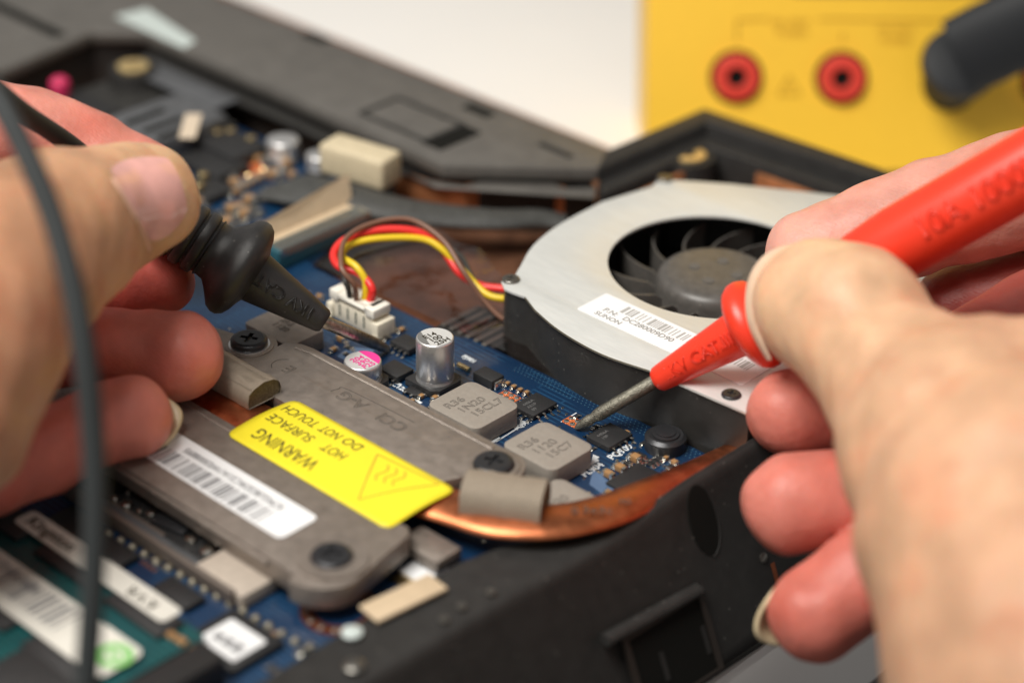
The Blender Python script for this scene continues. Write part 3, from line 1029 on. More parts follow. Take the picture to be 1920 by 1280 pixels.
# connector with the beige ribbon tab and tin teeth
xc = -8.15
co = B().box(xc - .28, xc + .28, .1, 2.55, .01, .42).build('ribbon_connector', M['teal'], mb, bev=.02)
b = B()
pt = [W(508, 470, .42), W(655, 385, .46), W(660, 425, .40), W(520, 492, .36)]
B().add([(xc - .30, .15, .44), (xc - .30, 2.6, .44), (xc - .12, 2.6, .43), (xc - .12, .15, .43), (xc - .40, .15, .75), (xc - .55, 2.75, .95), (xc - .38, .15, .44), (xc - .38, 2.6, .44)],
        [(0, 1, 2, 3), (0, 1, 5, 4), (4, 5, 7, 6)]).build('ribbon_tab', M['beige'], co)
tooth = B().box(xc - .02, xc + .30, .17, .225, .30, .47).build('tooth', M['solder'], co)
for i in range(1, 26):
    copy_part(tooth, (0, .092 * i, 0))
# fan header on the board
hc = W(680, 607, 0)
hd = thing  # (alias kept short)
fan_header = B().box(hc.x - .56, hc.x + .50, hc.y - .22, hc.y + .22, .01, .40)
fan_header.box(hc.x - .72, hc.x - .56, hc.y - .26, hc.y + .2, .01, .30)
fan_header.box(hc.x + .5, hc.x + .68, hc.y - .26, hc.y + .2, .01, .34)
fan_header = fan_header.build('fan_header', M['cream'], mb, bev=.025)
for i in range(4):
    B().box(hc.x - .40 + .22 * i, hc.x - .36 + .22 * i, hc.y - .228, hc.y - .18, .12, .36).build('slit', M['pcb_edge'], fan_header)
for s_ in (-1, 1):
    B().box(hc.x + s_ * .62 - .09, hc.x + s_ * .62 + .09, hc.y - .42, hc.y - .27, .004, .06).build('solder_tab', M['solder'], fan_header, bev=.015)
# far left cluster: capacitors, chips, resistors
for px, py, r, h in ((532, 300, .36, .5), (600, 322, .29, .42)):
    c = W(px, py, 0)
    capm = B().lathe([(r, .02), (r, .12), (r * .94, .15), (r, .18), (r, h - .05), (r * .95, h - .01), (r * .88, h)], c, (0, 0, 1), 28).build('capacitor', M['silver'], mb, ang=55)
    B().lathe([(r * 1.1, 0), (r * 1.1, .1)], c, (0, 0, 1), 8).build('capacitor_base', M['chip'], capm)
q = W(468, 318, 0)
rg = B().plate(circle(q.x, q.y, .36, 24), .002, .02, [circle(q.x, q.y, .1, 12)]).build('grounding_ring', M['maskred'], mb)
for i in range(8):
    t = 2 * math.pi * i / 8
    B().lathe([(.07, 0), (.04, .03)], (q.x + .3 * math.cos(t), q.y + .3 * math.sin(t), .02), (0, 0, 1), 8).build('solder_dot', M['goldpad'], rg)
for i in range(5):
    smd(W(440 + 11 * i, 362 - 6 * i, .06), 'cap', 'v', 2.0)
for i in range(9):
    smd(W(418 + 17 * (i % 5) + 8 * (i // 5), 402 - 8 * (i % 5) + 17 * (i // 5), .06), 'cap' if i % 2 else 'res', 'u', 2.0)
for px, py, su, sv, h in ((394, 352, .7, .8, .2), (425, 262, 1.7, 1.0, .3), (398, 300, 1.4, .9, .22), (392, 405, .6, .5, .14)):
    q = W(px, py, h)
    B().box(q.x - su / 2, q.x + su / 2, q.y - sv / 2, q.y + sv / 2, .02, h).build('chip', M['chip'], mb, bev=.03)
for px, py in ((408, 245), (432, 243), (470, 257), (380, 325), (372, 345)):
    q = W(px, py, .33)
    B().lathe([(.11, -.3), (.11, 0), (.07, .03)], q, (0, 0, 1), 12).build('solder_joint', M['goldpad'], mb)
# card slot with openings
q = W(312, 225, .55)
cs = B().box(q.x - 1.0, q.x + .75, q.y - 1.1, q.y + 1.1, .02, .55).build('card_slot', M['grayslot'], mb, bev=.04)
for dx in (-.45, .15, .6):
    B().box(q.x + dx - .10, q.x + dx + .10, q.y - .75, q.y + .3, .54, .56).build('slot_window', M['hole'], cs)
q = W(357, 236, .58)
B().obox((q.x, q.y, .57), (.72, .69, 0), (-.69, .72, 0), (0, 0, 1), .18, .62, .015).build('slot_sticker', mat('cream_sticker', (.66, .55, .42), .5), cs)
q = W(345, 148, .5)
B().box(q.x - 1.9, q.x + 1.5, q.y - .38, q.y + .38, .30, .36).build('gray_strip', M['grayslot'], mb, bev=.02)

# ------------------------------------------------------------------ heat sink
ZT = .68
hs = thing('heat_sink', 'gray metal processor heat sink with copper pipe and yellow hot surface label', 'heat sink', (-2, -4.4, .1))
s1, s2, s3 = W(467, 638, ZT + .1), W(926, 862, ZT + .1), W(622, 1036, ZT + .1)


def arc(cx, cy, r, a0, a1, n=8):
    return [(cx + r * math.cos(math.radians(a0 + (a1 - a0) * i / n)), cy + r * math.sin(math.radians(a0 + (a1 - a0) * i / n))) for i in range(n + 1)]


up_out = [(-10, -3.72), (s2.x - .35, -3.72)] + arc(s2.x, s2.y, .52, -100, 75, 12) + [(s2.x - .25, -2.12), (-4.35, -2.16), (-4.6, -2.2), (-4.85, -2.38)] + arc(s1.x, s1.y, .50, 40, 170, 10) + [(-6.3, -2.95), (-10, -2.95)]
up = B().plate(up_out, ZT - .34, ZT).build('upper_plate', M['gray'], hs, bev=.07, seg=3)
b = B()                                              # raised seam along the upper edge
b.sweep([(-4.6, -2.34, ZT + .004), (-4.3, -2.28, ZT + .004), (s2.x - .35, -2.26, ZT + .004)], .05, .016, n=8)
b.build('rolled_edge', M['gray'], hs)
lo_out = [(-10, -6.85), (s3.x - .1, -6.85)] + arc(s3.x - .05, s3.y - .1, .72, -92, -5, 10) + [(.93, -4.95), (.78, -4.80), (-10, -4.80)]
lo = B().plate(lo_out, ZT - .38, ZT).build('lower_plate', M['gray'], hs, bev=.08, seg=3)
B().sweep([(-10, -4.93, ZT + .003), (.2, -4.93, ZT + .003)], .045, .014, n=8).build('rolled_edge', M['gray'], hs)
B().sweep([(-10, -6.72, ZT - .12), (-.2, -6.72, ZT - .12)], .17, .10, n=10).build('folded_edge', M['gray'], hs)
B().box(-6.5, -.4, -6.3, -2.7, .1, ZT - .36).build('contact_block', M['dark_copper'], hs, bev=.03)
B().box(.55, 1.45, -4.85, -4.3, ZT - .52, ZT - .3).build('bracket_tab', M['gray'], hs, bev=.03)
B().lathe([(.42, -.6), (.42, -.15), (.55, -.05), (.58, .1)], (s3.x, s3.y, .62), (0, 0, 1), 28).build('spring_post', M['gray'], hs)
# screws with a cross recess
CROSS = []
for i in range(4):
    a = math.pi / 2 * i
    for du, dv in ((.16, -.04), (.16, .04), (.04, .04)):
        CROSS.append((du * math.cos(a) - dv * math.sin(a), du * math.sin(a) + dv * math.cos(a)))


def screw(c, r, h, m, parent, rot=0.0, tall=.15):
    k_ = r / .33
    cr = [(x * k_ * math.cos(rot) - y * k_ * math.sin(rot), x * k_ * math.sin(rot) + y * k_ * math.cos(rot)) for x, y in CROSS]
    b_ = B()
    n = 36
    dh = .05 * k_
    # domed ring: flat centre with recess, then rounded shoulder
    b_.plate([(c.x + p[0], c.y + p[1]) for p in circle(0, 0, r * .78, n)], c.z - dh, c.z, [[(c.x + x, c.y + y) for x, y in cr]])
    o = b_.build('screw', m, parent)
    B().lathe([(r * .9, -tall - .02), (r, -tall), (r, -.055 * k_), (r * .97, -.03 * k_), (r * .90, -.010 * k_), (r * .785, -.001), (r * .775, -dh * 1.02)], c, (0, 0, 1), n).build('screw_rim', m, o, ang=60)
    return o


screw(s1 + Vector((0, 0, .06)), .335, .12, M['screw'], hs, .5)
screw(s2, .335, .12, M['screw'], hs, .35)
screw(s3, .335, .12, M['screw'], hs, .8)
for s_ in (s1, s2):
    B().plate(circle(s_.x, s_.y, .44, 32), ZT + .001, ZT + .02, [circle(s_.x, s_.y, .345, 28)]).build('washer', M['gray'], hs, bev=.008)
B().plate(circle(s1.x, s1.y, .37, 32), ZT, ZT + .035, [circle(s1.x, s1.y, .2, 28)]).build('washer', M['silver'], hs)
# engraving, its groove shade drawn in as dark raised outlines
text('CCI', .36, (-1.28, -2.86, ZT + .001), '-u', M['mark'], hs, 'engraving', outline=.0055, sx=1.05)
text('A-G', .36, (-2.27, -2.86, ZT + .001), '-u', M['mark'], hs, 'engraving', outline=.0055, sx=1.0)
text('E', .34, (-4.02, -2.93, ZT + .001), '-u', M['mark'], hs, 'engraving', outline=.005)
B().sweep(smooth_path([(-4.36, -2.72, ZT), (-4.48, -2.85, ZT), (-4.47, -3.02, ZT), (-4.36, -3.12, ZT)], 5), .008, .006, n=6).build('engraved_line', M['mark'], hs)
B().sweep(smooth_path([(-3.06, -2.92, ZT), (-3.02, -2.78, ZT), (-2.9, -2.68, ZT), (-1.6, -2.62, ZT), (-1.3, -2.62, ZT)], 5), .008, .006, n=6).build('engraved_line', M['mark'], hs)
# heat pipe
path = [(-10, -4.28, .50), (-3, -4.28, .50), (-.6, -4.2, .52)]
for px, py, z in ((830, 945, .52), (935, 975, .55), (1035, 978, .56), (1130, 960, .48), (1220, 925, .36), (1325, 880, .22), (1440, 825, .12), (1560, 770, .05)):
    path.append(tuple(W(px, py, z)))
hw = [.46, .46, .46, .46, .46, .44, .42, .38, .34, .32, .3]
pp = smooth_path([Vector(q) for q in path], 8)
hw2 = np.interp(np.linspace(0, len(path) - 1, len(pp)), range(len(path)), hw)
B().sweep(pp, list(hw2), [.15] * len(pp), n=20).build('heat_pipe', M['copper'], hs)
for s_, px, py in (('0', 1070, 957), ('3e3c', 1090, 955), ('iti', 1160, 938)):
    text(s_, .26, W(px, py, .70 if px < 1140 else .62), (tuple(Vector((.75, .66, 0)).normalized()), tuple(Vector((-.66, .75, 0)).normalized())), M['mark'], hs, 'ink_stamp', depth=.002)

# yellow warning label, draped over the pipe groove
gx, gy = 28, 16
x0, x1, y0, y1 = -3.28, .60, -5.08, -3.55
b = B()
vs, fs = [], []


def lab_z(x, y):
    t = (y + 4.3) / .62
    return ZT + .012 + .055 * math.exp(-t * t) * (1 if x < 0 else 1) - .03 * max(0, (x - .1)) ** 1.5


for j in range(gy + 1):
    for i in range(gx + 1):
        x, y = x0 + (x1 - x0) * i / gx, y0 + (y1 - y0) * j / gy
        r = .16
        cx, cy = min(max(x, x0 + r), x1 - r), min(max(y, y0 + r), y1 - r)
        if abs(x - cx) > 1e-6 and abs(y - cy) > 1e-6:
            dv = Vector((x - cx, y - cy))
            if dv.length > r:
                dv = dv.normalized() * r
            x, y = cx + dv.x, cy + dv.y
        vs.append((x, y, lab_z(x, y)))
for j in range(gy):
    for i in range(gx):
        a = j * (gx + 1) + i
        fs.append((a, a + 1, a + gx + 2, a + gx + 1))
yl = b.add(vs, fs).build('warning_label', M['yellow_label'], hs, ang=80)
so = yl.modifiers.new('thickness', 'SOLIDIFY')
so.thickness = .012
so.offset = -1


def drape(o):                     # lay print on the curved label
    mw = wloc(o)
    for v in o.data.vertices:
        p_ = v.co + mw
        v.co.z = lab_z(p_.x, p_.y) + .004 - mw.z + (v.co.z - 0.0) * .05


for s_, sz, x, y, x1_ in (('WARNING', .40, -1.46, -4.70, -2.93), ('HOT', .31, -1.29, -4.22, -1.80), ('SURFACE', .31, -2.06, -4.24, -3.12), ('DO', .31, -1.32, -3.83, -1.72), ('NOT', .31, -1.81, -3.85, -2.26), ('TOUCH', .31, -2.36, -3.86, -3.16)):
    me = text_mesh(s_, sz, depth=.001, bold=.0005)
    wd = max(v.co.x for v in me.vertices)
    me.transform(Matrix.Diagonal((abs(x1_ - x) / wd, 1, 1, 1)))
    me.transform(frame((x, y, ZT), (-1, 0, 0), (0, -1, 0)))
    me.materials.clear()
    me.materials.append(M['ink'])
    o = place(me, 'warning_text', yl)
    drape(o)
tri = [(-.72 + .72, -4.88), (.0, -3.82), (.0, -3.82)]
b = B()
A_, B_, C_ = Vector((-.02, -4.86, ZT)), Vector((-.30, -3.86, ZT)), Vector((.50, -3.92, ZT))
A_, B_, C_ = [Vector((p_.x, p_.y, ZT)) for p_ in (W(672, 936, .72), W(708, 851, .72), W(824, 906, .72))]
for p_, q_ in ((A_, B_), (B_, C_), (C_, A_)):
    b.sweep([p_.lerp(q_, i / 10) for i in range(11)], .016, .001, n=6)
for k_ in range(3):
    s0 = Vector((W(705 + 16 * k_, 903 + 5 * k_, .72).x, W(705 + 16 * k_, 903 + 5 * k_, .72).y, ZT))
    s1_ = Vector((W(728 + 16 * k_, 872 + 6 * k_, .72).x, W(728 + 16 * k_, 872 + 6 * k_, .72).y, ZT))
    d_ = s1_ - s0
    nn = Vector((-d_.y, d_.x, 0)).normalized() * .05
    b.sweep(smooth_path([s0, s0 + d_ * .3 + nn, s0 + d_ * .65 - nn, s1_], 5), .016, .001, n=6)
drape(b.build('hot_surface_symbol', M['inkolive'], yl))
# white serial label
wx0, wx1, wy0, wy1 = -4.25, -.40, -6.42, -5.60
wl = B().plate(rrect(wx0, wx1, wy0, wy1, .12), ZT + .001, ZT + .010).build('serial_label', M['white_label'], hs)
bars(wl, -4.0, -.98, -6.36, -5.99, ZT + .0125, M['inkgray'], 5)
text('K79GLBE2DRC21A1W03008895', .19, (-1.0, -5.83, ZT + .0125), '-u', M['inkgray'], wl, 'serial_text', depth=.001, bold=.003, sx=.92)
# cloth-wrapped foam pads
def gasket(name, p0, p1, w, h, label):
    d = (p1 - p0).normalized()
    side = Vector((0, 0, 1)).cross(d).normalized()
    prof = [(-.5, 0), (-.52, .3), (-.46, .72), (-.3, .94), (0, 1.0), (.3, .95), (.47, .75), (.52, .35), (.5, 0)]
    n = 14
    b_ = B()
    vs, fs = [], []
    rr = random.Random(2)
    for j in range(n + 1):
        q = p0.lerp(p1, j / n)
        for a, z in prof:
            vs.append(q + side * (a * w * (1 + rr.uniform(-.03, .03))) + Vector((0, 0, z * h * (1 + rr.uniform(-.04, .04)))))
    k_ = len(prof)
    for j in range(n):
        for i in range(k_):
            a, c_ = j * k_ + i, j * k_ + (i + 1) % k_
            fs.append((a, c_, c_ + k_, a + k_))
    o = b_.add(vs, fs).build(name, M['foam_cloth'], hs, ang=60, label=label)
    for e, s_ in ((p0, 1), (p1, -1)):
        cv = [e + d * (s_ * .03)] + [e + d * (s_ * .03) + side * (a * w * .97) + Vector((0, 0, z * h * .97)) for a, z in prof]
        B().add(cv, [tuple(range(1, k_ + 1))]).build('foam_core', M['foam_core'], o)
    return o


g0 = Vector((-6.6, -3.95, ZT - .02))
g1 = Vector((-3.62, -3.92, ZT - .02))
gasket('foam_pad', g0, g1, .72, .38, 'ridged gray cloth foam pad with open dark end')
b = B()
for i in range(60):
    x = -6.5 + i * .048
    b.sweep([(x, -4.20, ZT + .31), (x, -4.02, ZT + .355), (x, -3.80, ZT + .355), (x, -3.64, ZT + .29)], .012, .01, n=5)
b.build('pad_ridges', M['foam_cloth'], hs, kind='stuff')
q0, q1 = W(872, 940, .62), W(1022, 962, .62)
gasket('foam_pad', q0, q1, .78, .52, 'plain beige cloth foam pad over the copper bend')

# ------------------------------------------------------------------ cooling fan
ZF = 1.1
fan = thing('cooling_fan', 'round laptop blower fan with pale steel cover and dark rotor', 'fan', (-.7, 4.7, -.5))
edge_px = [(940, 528), (946, 541), (962, 548), (985, 556), (1003, 580), (1040, 612), (1085, 641), (1140, 668), (1218, 694)]
edge = [W(x, y, ZF) for x, y in edge_px]
edge = [W(x, y, ZF) for x, y in edge_px[:4]] + smooth_path([W(x, y, ZF) for x, y in edge_px[4:]], 5)
front = [(p_.x, p_.y) for p_ in edge] + [(2.2, .98), (2.9, 1.02), (3.05, 1.6), (3.05, 9.3), (1.2, 9.5)]
back_px = [(1370, 345), (1300, 340), (1262, 338), (1248, 333), (1232, 340), (1222, 350), (1130, 378), (1050, 420), (1000, 460), (975, 500), (966, 515), (950, 516)]
back = [W(x, y, ZF) for x, y in back_px[:6]] + smooth_path([W(x, y, ZF) for x, y in back_px[6:11]], 5) + [W(*back_px[11], ZF)]
outer = front + [(-.6, 8.9)] + [(p_.x, p_.y) for p_ in back]
IC, IR = (-.75, 4.72), 2.03
b = B()
b.plate(outer, ZF - .05, ZF, [circle(IC[0], IC[1], IR, 72)])
b.build('fan_cover', M['fan_metal'], fan, bev=.014)


def inset(pts, d):
    out = []
    n = len(pts)
    for i in range(n):
        p_, a_, c_ = Vector(pts[i]), Vector(pts[i - 1]), Vector(pts[(i + 1) % n])
        t = (c_ - a_).normalized()
        out.append(tuple(p_ + Vector((-t.y, t.x)) * d))
    return out


ar = sum(outer[i][0] * outer[(i + 1) % len(outer)][1] - outer[(i + 1) % len(outer)][0] * outer[i][1] for i in range(len(outer)))
ins = inset(outer, .05 if ar > 0 else -.05)
ins2 = inset(outer, .22 if ar > 0 else -.22)
B().plate(ins, -.7, ZF - .051, [ins2]).build('fan_housing', M['fan_black'], fan)
lip = [p_ + Vector((0, 0, -.02)) for p_ in edge[3:]]
B().sweep(smooth_path(lip, 6), .022, .022, n=6).build('cover_lip', mat('olive_edge', (.20, .19, .15), .35, metal=.7), fan)
B().plate(ins, -.72, -.55).build('fan_floor', M['fan_black'], fan)
# rotor: hub with rounded shoulder, curved blades
HC = W(1362, 500, .92)
HC = Vector((IC[0], IC[1], 0))
hub = B().lathe([(1.12, -.4), (1.12, .72), (1.09, .84), (1.02, .93), (.90, .97), (.3, .98), (.05, .98)], HC, (0, 0, 1), 56).build('rotor_hub', M['fan_gray'], fan, ang=60)
for i, t in enumerate((20, 110, 200, 290)):
    a = math.radians(t)
    B().plate(circle(HC.x + .42 * math.cos(a), HC.y + .42 * math.sin(a), .11, 14), .979, .99).build('hub_dimple', M['dimple'], hub)
blade = None
NB = 16
for i in range(NB):
    a0 = 2 * math.pi * i / NB
    b = B()
    vs, fs = [], []
    n = 8
    for j in range(n + 1):
        r = 1.08 + (2.45 - 1.08) * j / n
        a = a0 - .42 * (j / n) ** 1.3
        th = .022 / r
        for da, z in ((-th, -.35), (th, -.35), (th, .72 if j > 0 else .6), (-th, .72 if j > 0 else .6)):
            vs.append((HC.x + r * math.cos(a + da), HC.y + r * math.sin(a + da), z))
    for j in range(n):
        for i_ in range(4):
            p_, q_ = j * 4 + i_, j * 4 + (i_ + 1) % 4
            fs.append((p_, q_, q_ + 4, p_ + 4))
    fs += [(3, 2, 1, 0), tuple(n * 4 + i_ for i_ in range(4))]
    b.add(vs, fs).build('blade', M['fan_gray'], fan)
# cover screws
for px, py in ((958, 525), (1371, 741), (1247, 336)):
    q = W(px, py, ZF)
    screw(q + Vector((0, 0, .05)), .17, .05, M['screwgray'] if px < 1300 else M['screw'], fan, .4, tall=.06)
# barcode label
fl0, fl1, fv0, fv1 = -1.50, 2.35, 1.62, 2.62
p0 = W(1080, 580, ZF)
p1 = W(1143, 553, ZF)
p2 = W(1290, 640, ZF)
ud = Vector((.985, -.02, 0)).normalized()
fl = B().plate(rrect(p0.x, p0.x + 3.75, p0.y + .02, p1.y, .04), ZF + .001, ZF + .009).build('fan_label', M['white_label'], fan)
bars(fl, p0.x + .62, p0.x + 3.5, p0.y + .47, p1.y - .10, ZF + .0115, mat('pale_bar', (.42, .42, .41), .5), 9)
for wd_, dx in (('P.N:', 0), ('DC280009D90', .46), ('1A', 2.0), ('00', 2.3)):
    text(wd_, .185, (p0.x + .36 + dx, p0.y + .35, ZF + .0115), 'u', M['inkpale'], fl, 'label_text', depth=.001, bold=.002, sx=1.0)
text('SUNON', .17, (p0.x + .32, p0.y + .16, ZF + .0115), 'u', M['inkpale'], fl, 'label_text', depth=.001, bold=.002, sx=1.0)
# fan wires and plug
plug = B().box(hc.x - .50, hc.x + .46, hc.y - .15, hc.y + .18, .30, .60)
plug.box(hc.x - .62, hc.x - .40, hc.y - .26, hc.y + .18, .42, .62)
plug.box(hc.x + .34, hc.x + .58, hc.y - .26, hc.y + .18, .42, .60)
plug.box(hc.x - .40, hc.x + .34, hc.y - .26, hc.y - .15, .50, .60)
plug = plug.build('plug', M['white_nylon'], fan, bev=.02)
wires = {
    'w_brown': [(668, 560, .60), (664, 535, .95), (640, 500, 1.25), (648, 448, 1.45), (700, 418, 1.55), (770, 412, 1.55), (830, 450, 1.30), (870, 510, .9), (905, 560, .45), (945, 598, .15), (975, 590, .2)],
    'w_yellow': [(682, 560, .60), (686, 530, .9), (668, 500, 1.15), (641, 480, 1.2), (660, 458, 1.25), (715, 447, 1.3), (790, 448, 1.25), (830, 468, 1.1), (870, 510, .75), (910, 550, .5), (945, 560, .45), (975, 558, .45)],
    'w_red': [(692, 562, .60), (697, 540, .85), (672, 512, 1.0), (636, 500, 1.05), (626, 475, 1.15), (650, 448, 1.3), (710, 431, 1.4), (780, 434, 1.35), (825, 462, 1.1), (862, 512, .75), (900, 535, .5), (940, 541, .5), (975, 545, .5)],
    'w_black': [(657, 556, .60), (653, 540, .8), (646, 520, .95), (655, 490, 1.0), (700, 470, .6), (800, 450, .5), (860, 478, .8), (882, 515, .7), (905, 560, .4), (935, 592, .15), (975, 600, .15)],
}
for k_, pts in wires.items():
    pt = [W(x, y, z) for x, y, z in pts]
    pt[0].z = .5
    B().sweep(smooth_path(pt, 8), {'w_red': .078, 'w_yellow': .07, 'w_brown': .05, 'w_black': .055}[k_], n=10).build('wire', M[k_], fan)

# ------------------------------------------------------------------ loose inner pieces
fl_ = [(-8.9, .95, .18), (-8.0, 3.4, .25), (-5.6, 3.6, .30), (-3.9, 2.9, .22), (-3.4, 1.4, .10), (-2.0, 1.05, .04), (-3.5, .6, .05), (-6.5, .8, .12)]
film = thing('clear_film', 'crumpled clear plastic film lying under the fan wires', 'plastic film', (-5.5, 1.8, 0))
b = B()
nx, ny = 16, 10
vs, fs = [], []
for j in range(ny + 1):
    for i in range(nx + 1):
        u = -7.8 + 6.3 * i / nx
        v = (.72 + .25 * (i / nx)) + (3.4 - 1.9 * (i / nx) ** 2 - .72) * j / ny
        vs.append((u, v, .06 + .16 * math.sin(2.1 * u + 1.3 * v) ** 2 * (j / ny) + .10 * math.sin(4.3 * u - 2.1 * v) * (j / ny)))
for j in range(ny):
    for i in range(nx):
        a = j * (nx + 1) + i
        fs.append((a, a + 1, a + nx + 2, a + nx + 1))
b.add(vs, fs).build('film_sheet', M['film'], film, ang=180)
# ribbed black connector lying under the film
q = W(885, 632, -.05)
rc = thing('ribbed_connector', 'black ribbed connector under clear film beside the fan', 'connector', (q.x, q.y, -.5))
B().box(q.x - .75, q.x + .6, q.y - .22, q.y + .95, -.5, -.02).build('connector_body', M['chip'], rc, bev=.04)
for i in range(6):
    B().box(q.x - .68 + i * .21, q.x - .57 + i * .21, q.y - .15, q.y + .85, -.03, .03).build('rib', M['fan_gray'], rc, bev=.02)
# black sleeve cable
sl = smooth_path([W(555, 352, .2), W(590, 358, .3), W(640, 368, .35), W(730, 390, .3), W(830, 405, .15), W(930, 412, .1), W(1010, 410, .0), W(1060, 420, -.1)], 6)
cb = thing('sleeved_cable', 'flat black sleeved cable running behind the fan wires', 'cable', (-8.5, 2.9, 0))
B().sweep(sl, list(np.linspace(.62, .26, len(sl))), list(np.linspace(.22, .16, len(sl))), n=14).build('sleeve', M['sleeve'], cb)
B().sweep([p_ + Vector((-.25, -.3, -.05)) for p_ in sl[:30]], list(np.linspace(.5, .2, 30)), .16, n=12).build('sleeve', M['sleeve'], cb)
# beige foam block on the far ledge
p0, p1 = W(622, 282, .75), W(742, 318, .75)
fb = thing('foam_block', 'beige foam block standing on the inner ledge of the laptop', 'foam block', p0.lerp(p1, .5))
d = (p1 - p0).normalized()
n_ = Vector((0, 0, 1)).cross(d)
B().obox(p0.lerp(p1, .5) - n_ * .12, d, n_, (0, 0, 1), (p1 - p0).length / 2, .36, .34).build('block', M['beige_foam'], fb, bev=.09, seg=3)
# small pink plug at far left
q = W(112, 158, .4)
pk = thing('battery_plug', 'small pink plug in the dark far corner of the laptop', 'plug', (q.x, q.y, -.1))
B().lathe([(.2, -.3), (.24, -.1), (.22, .08), (.12, .16)], q, (0, 0, 1), 16).build('plug_cap', M['pink'], pk)
B().box(q.x - .3, q.x + 1.6, q.y - .4, q.y + .5, -.1, .12).build('plug_housing', M['chip'], pk, bev=.05)

# ------------------------------------------------------------------ memory modules
def ram_module(name_label, u0, u1, v0, v1, z, group):
    o = thing('memory_module', name_label, 'memory stick', ((u0 + u1) / 2, (v0 + v1) / 2, z - .1), group)
    B().plate(rrect(u0, u1, v0, v1, .08), z - .1, z).build('module_board', M['ram'], o, bev=.008)
    return o


RZ = .32
rm = ram_module('green memory module with a white name strip and a large barcode label', -7.2, .25, -11.0, -8.45, RZ, 'memory modules')
for i in range(4):
    B().box(-6.7 + i * 1.75, -5.4 + i * 1.75, -9.02, -8.52, RZ + .004, RZ + .09).build('memory_chip', M['chip'], rm, bev=.02)
for i in range(4):
    B().box(-6.7 + i * 1.75, -5.4 + i * 1.75, -10.5, -9.45, RZ + .004, RZ + .09).build('memory_chip', M['chip'], rm, bev=.02)
# name strip
st = [W(50, 960, RZ + .1), W(352, 1135, RZ + .1), W(325, 1163, RZ + .1), W(12, 985, RZ + .1)]
sx0, sx1, sy0, sy1 = st[3].x, st[1].x + .05, (st[2].y + st[3].y) / 2, (st[0].y + st[1].y) / 2
s_l = B().plate(rrect(sx0 - .05, sx1, sy0, sy1, .1), RZ + .092, RZ + .102).build('name_strip', M['ram_label'], rm)
text('Kingston', .32, (sx0 + .12, (sy0 + sy1) / 2, RZ + .105), 'u', M['ink'], s_l, 'strip_text', depth=.001, bold=.008)
text('K V R', .26, (sx1 - 1.0, (sy0 + sy1) / 2 - .02, RZ + .105), '-u', M['ink'], s_l, 'strip_text', depth=.001, bold=.008, align='RIGHT')
l0 = [W(0, 1040, RZ + .1), W(278, 1215, RZ + .1), W(195, 1280, RZ + .1), W(0, 1195, RZ + .1)]
lx1 = l0[1].x + .05
ly0, ly1 = l0[2].y, (l0[0].y + l0[1].y) / 2
b_l = B().plate(rrect(lx1 - 5.2, lx1, ly0, ly1, .16), RZ + .093, RZ + .103).build('barcode_label', M['ram_label'], rm)
bars(b_l, lx1 - 4.6, lx1 - 1.3, ly0 + .22, ly0 + .75, RZ + .106, M['inkgray'], 21)
for wd_, dx in (('2GB', 0), ('2Rx8', .5), ('PC3-10600S', 1.1)):
    text(wd_, .17, (lx1 - 4.2 + dx, ly1 - .25, RZ + .106), 'u', M['inkgray'], b_l, 'label_text', depth=.001, bold=.004)
q = W(215, 1228, RZ + .1)
B().plate([(q.x + .30 * math.cos(t), q.y + .27 * math.sin(t)) for t in np.linspace(0, 6.283, 28, endpoint=False)], RZ + .104, RZ + .107, [[(q.x + .17 * math.cos(t), q.y + .14 * math.sin(t)) for t in np.linspace(0, 6.283, 20, endpoint=False)]]).build('green_emblem', M['green_ink'], b_l)
B().plate([(q.x + .13 * math.cos(t), q.y + .06 * math.sin(t)) for t in np.linspace(0, 6.283, 20, endpoint=False)], RZ + .104, RZ + .107).build('green_emblem', M['green_ink'], b_l)
for px, py in ((226, 1131, ), (300, 1180), (320, 1192), (340, 1204), (365, 1222), (390, 1235), (262, 1150), (275, 1165)):
    q = W(px, py, RZ)
    B().box(q.x - .10, q.x + .10, q.y - .06, q.y + .06, RZ + .003, RZ + .06).build('chip_capacitor', M['ceramic'] if px % 3 else M['solder'], rm, bev=.012)
q = W(226, 1131, RZ)
B().lathe([(.1, 0), (.1, .05), (.05, .08)], q, (0, 0, 1), 14).build('solder_dot', M['solder'], rm)
rm2 = ram_module('lower green memory module tucked under the barcode module', -7.2, .4, -13.6, -10.75, .12, 'memory modules')
for i in range(4):
    B().box(-6.6 + i * 1.75, -5.3 + i * 1.75, -12.6, -11.2, .124, .2).build('memory_chip', M['chip'], rm2, bev=.02)
B().box(-1.35, .1, -11.3, -10.2, RZ + .004, RZ + .088).build('memory_chip', M['chip'], rm, bev=.02)
# slot at the ends of the modules
B().box(.45, 1.0, -12.6, -8.7, .005, .5).build('memory_slot', M['chip'], mb, bev=.04)

# ------------------------------------------------------------------ multimeter
EL = math.radians(21)
MN = Vector(-FH * math.cos(EL) + ZZ * math.sin(EL))
MU = Vector(ZZ * math.cos(EL) + FH * math.sin(EL))
MR = Vector(CR - np.array(MN) * np.dot(CR, np.array(MN))).normalized()
MU = MN.cross(MR)
MD = 50.5
MO = C(1380, 145, MD)          # first socket centre on the face


def mpt(px, py, off=0.0):
    r = Vector(ray(px, py))
    c_ = Vector(CAM)
    return c_ + r * ((MO + MN * off - c_).dot(MN) / r.dot(MN))


def mxy(px, py):
    p_ = mpt(px, py) - MO
    return p_.dot(MR), p_.dot(MU)


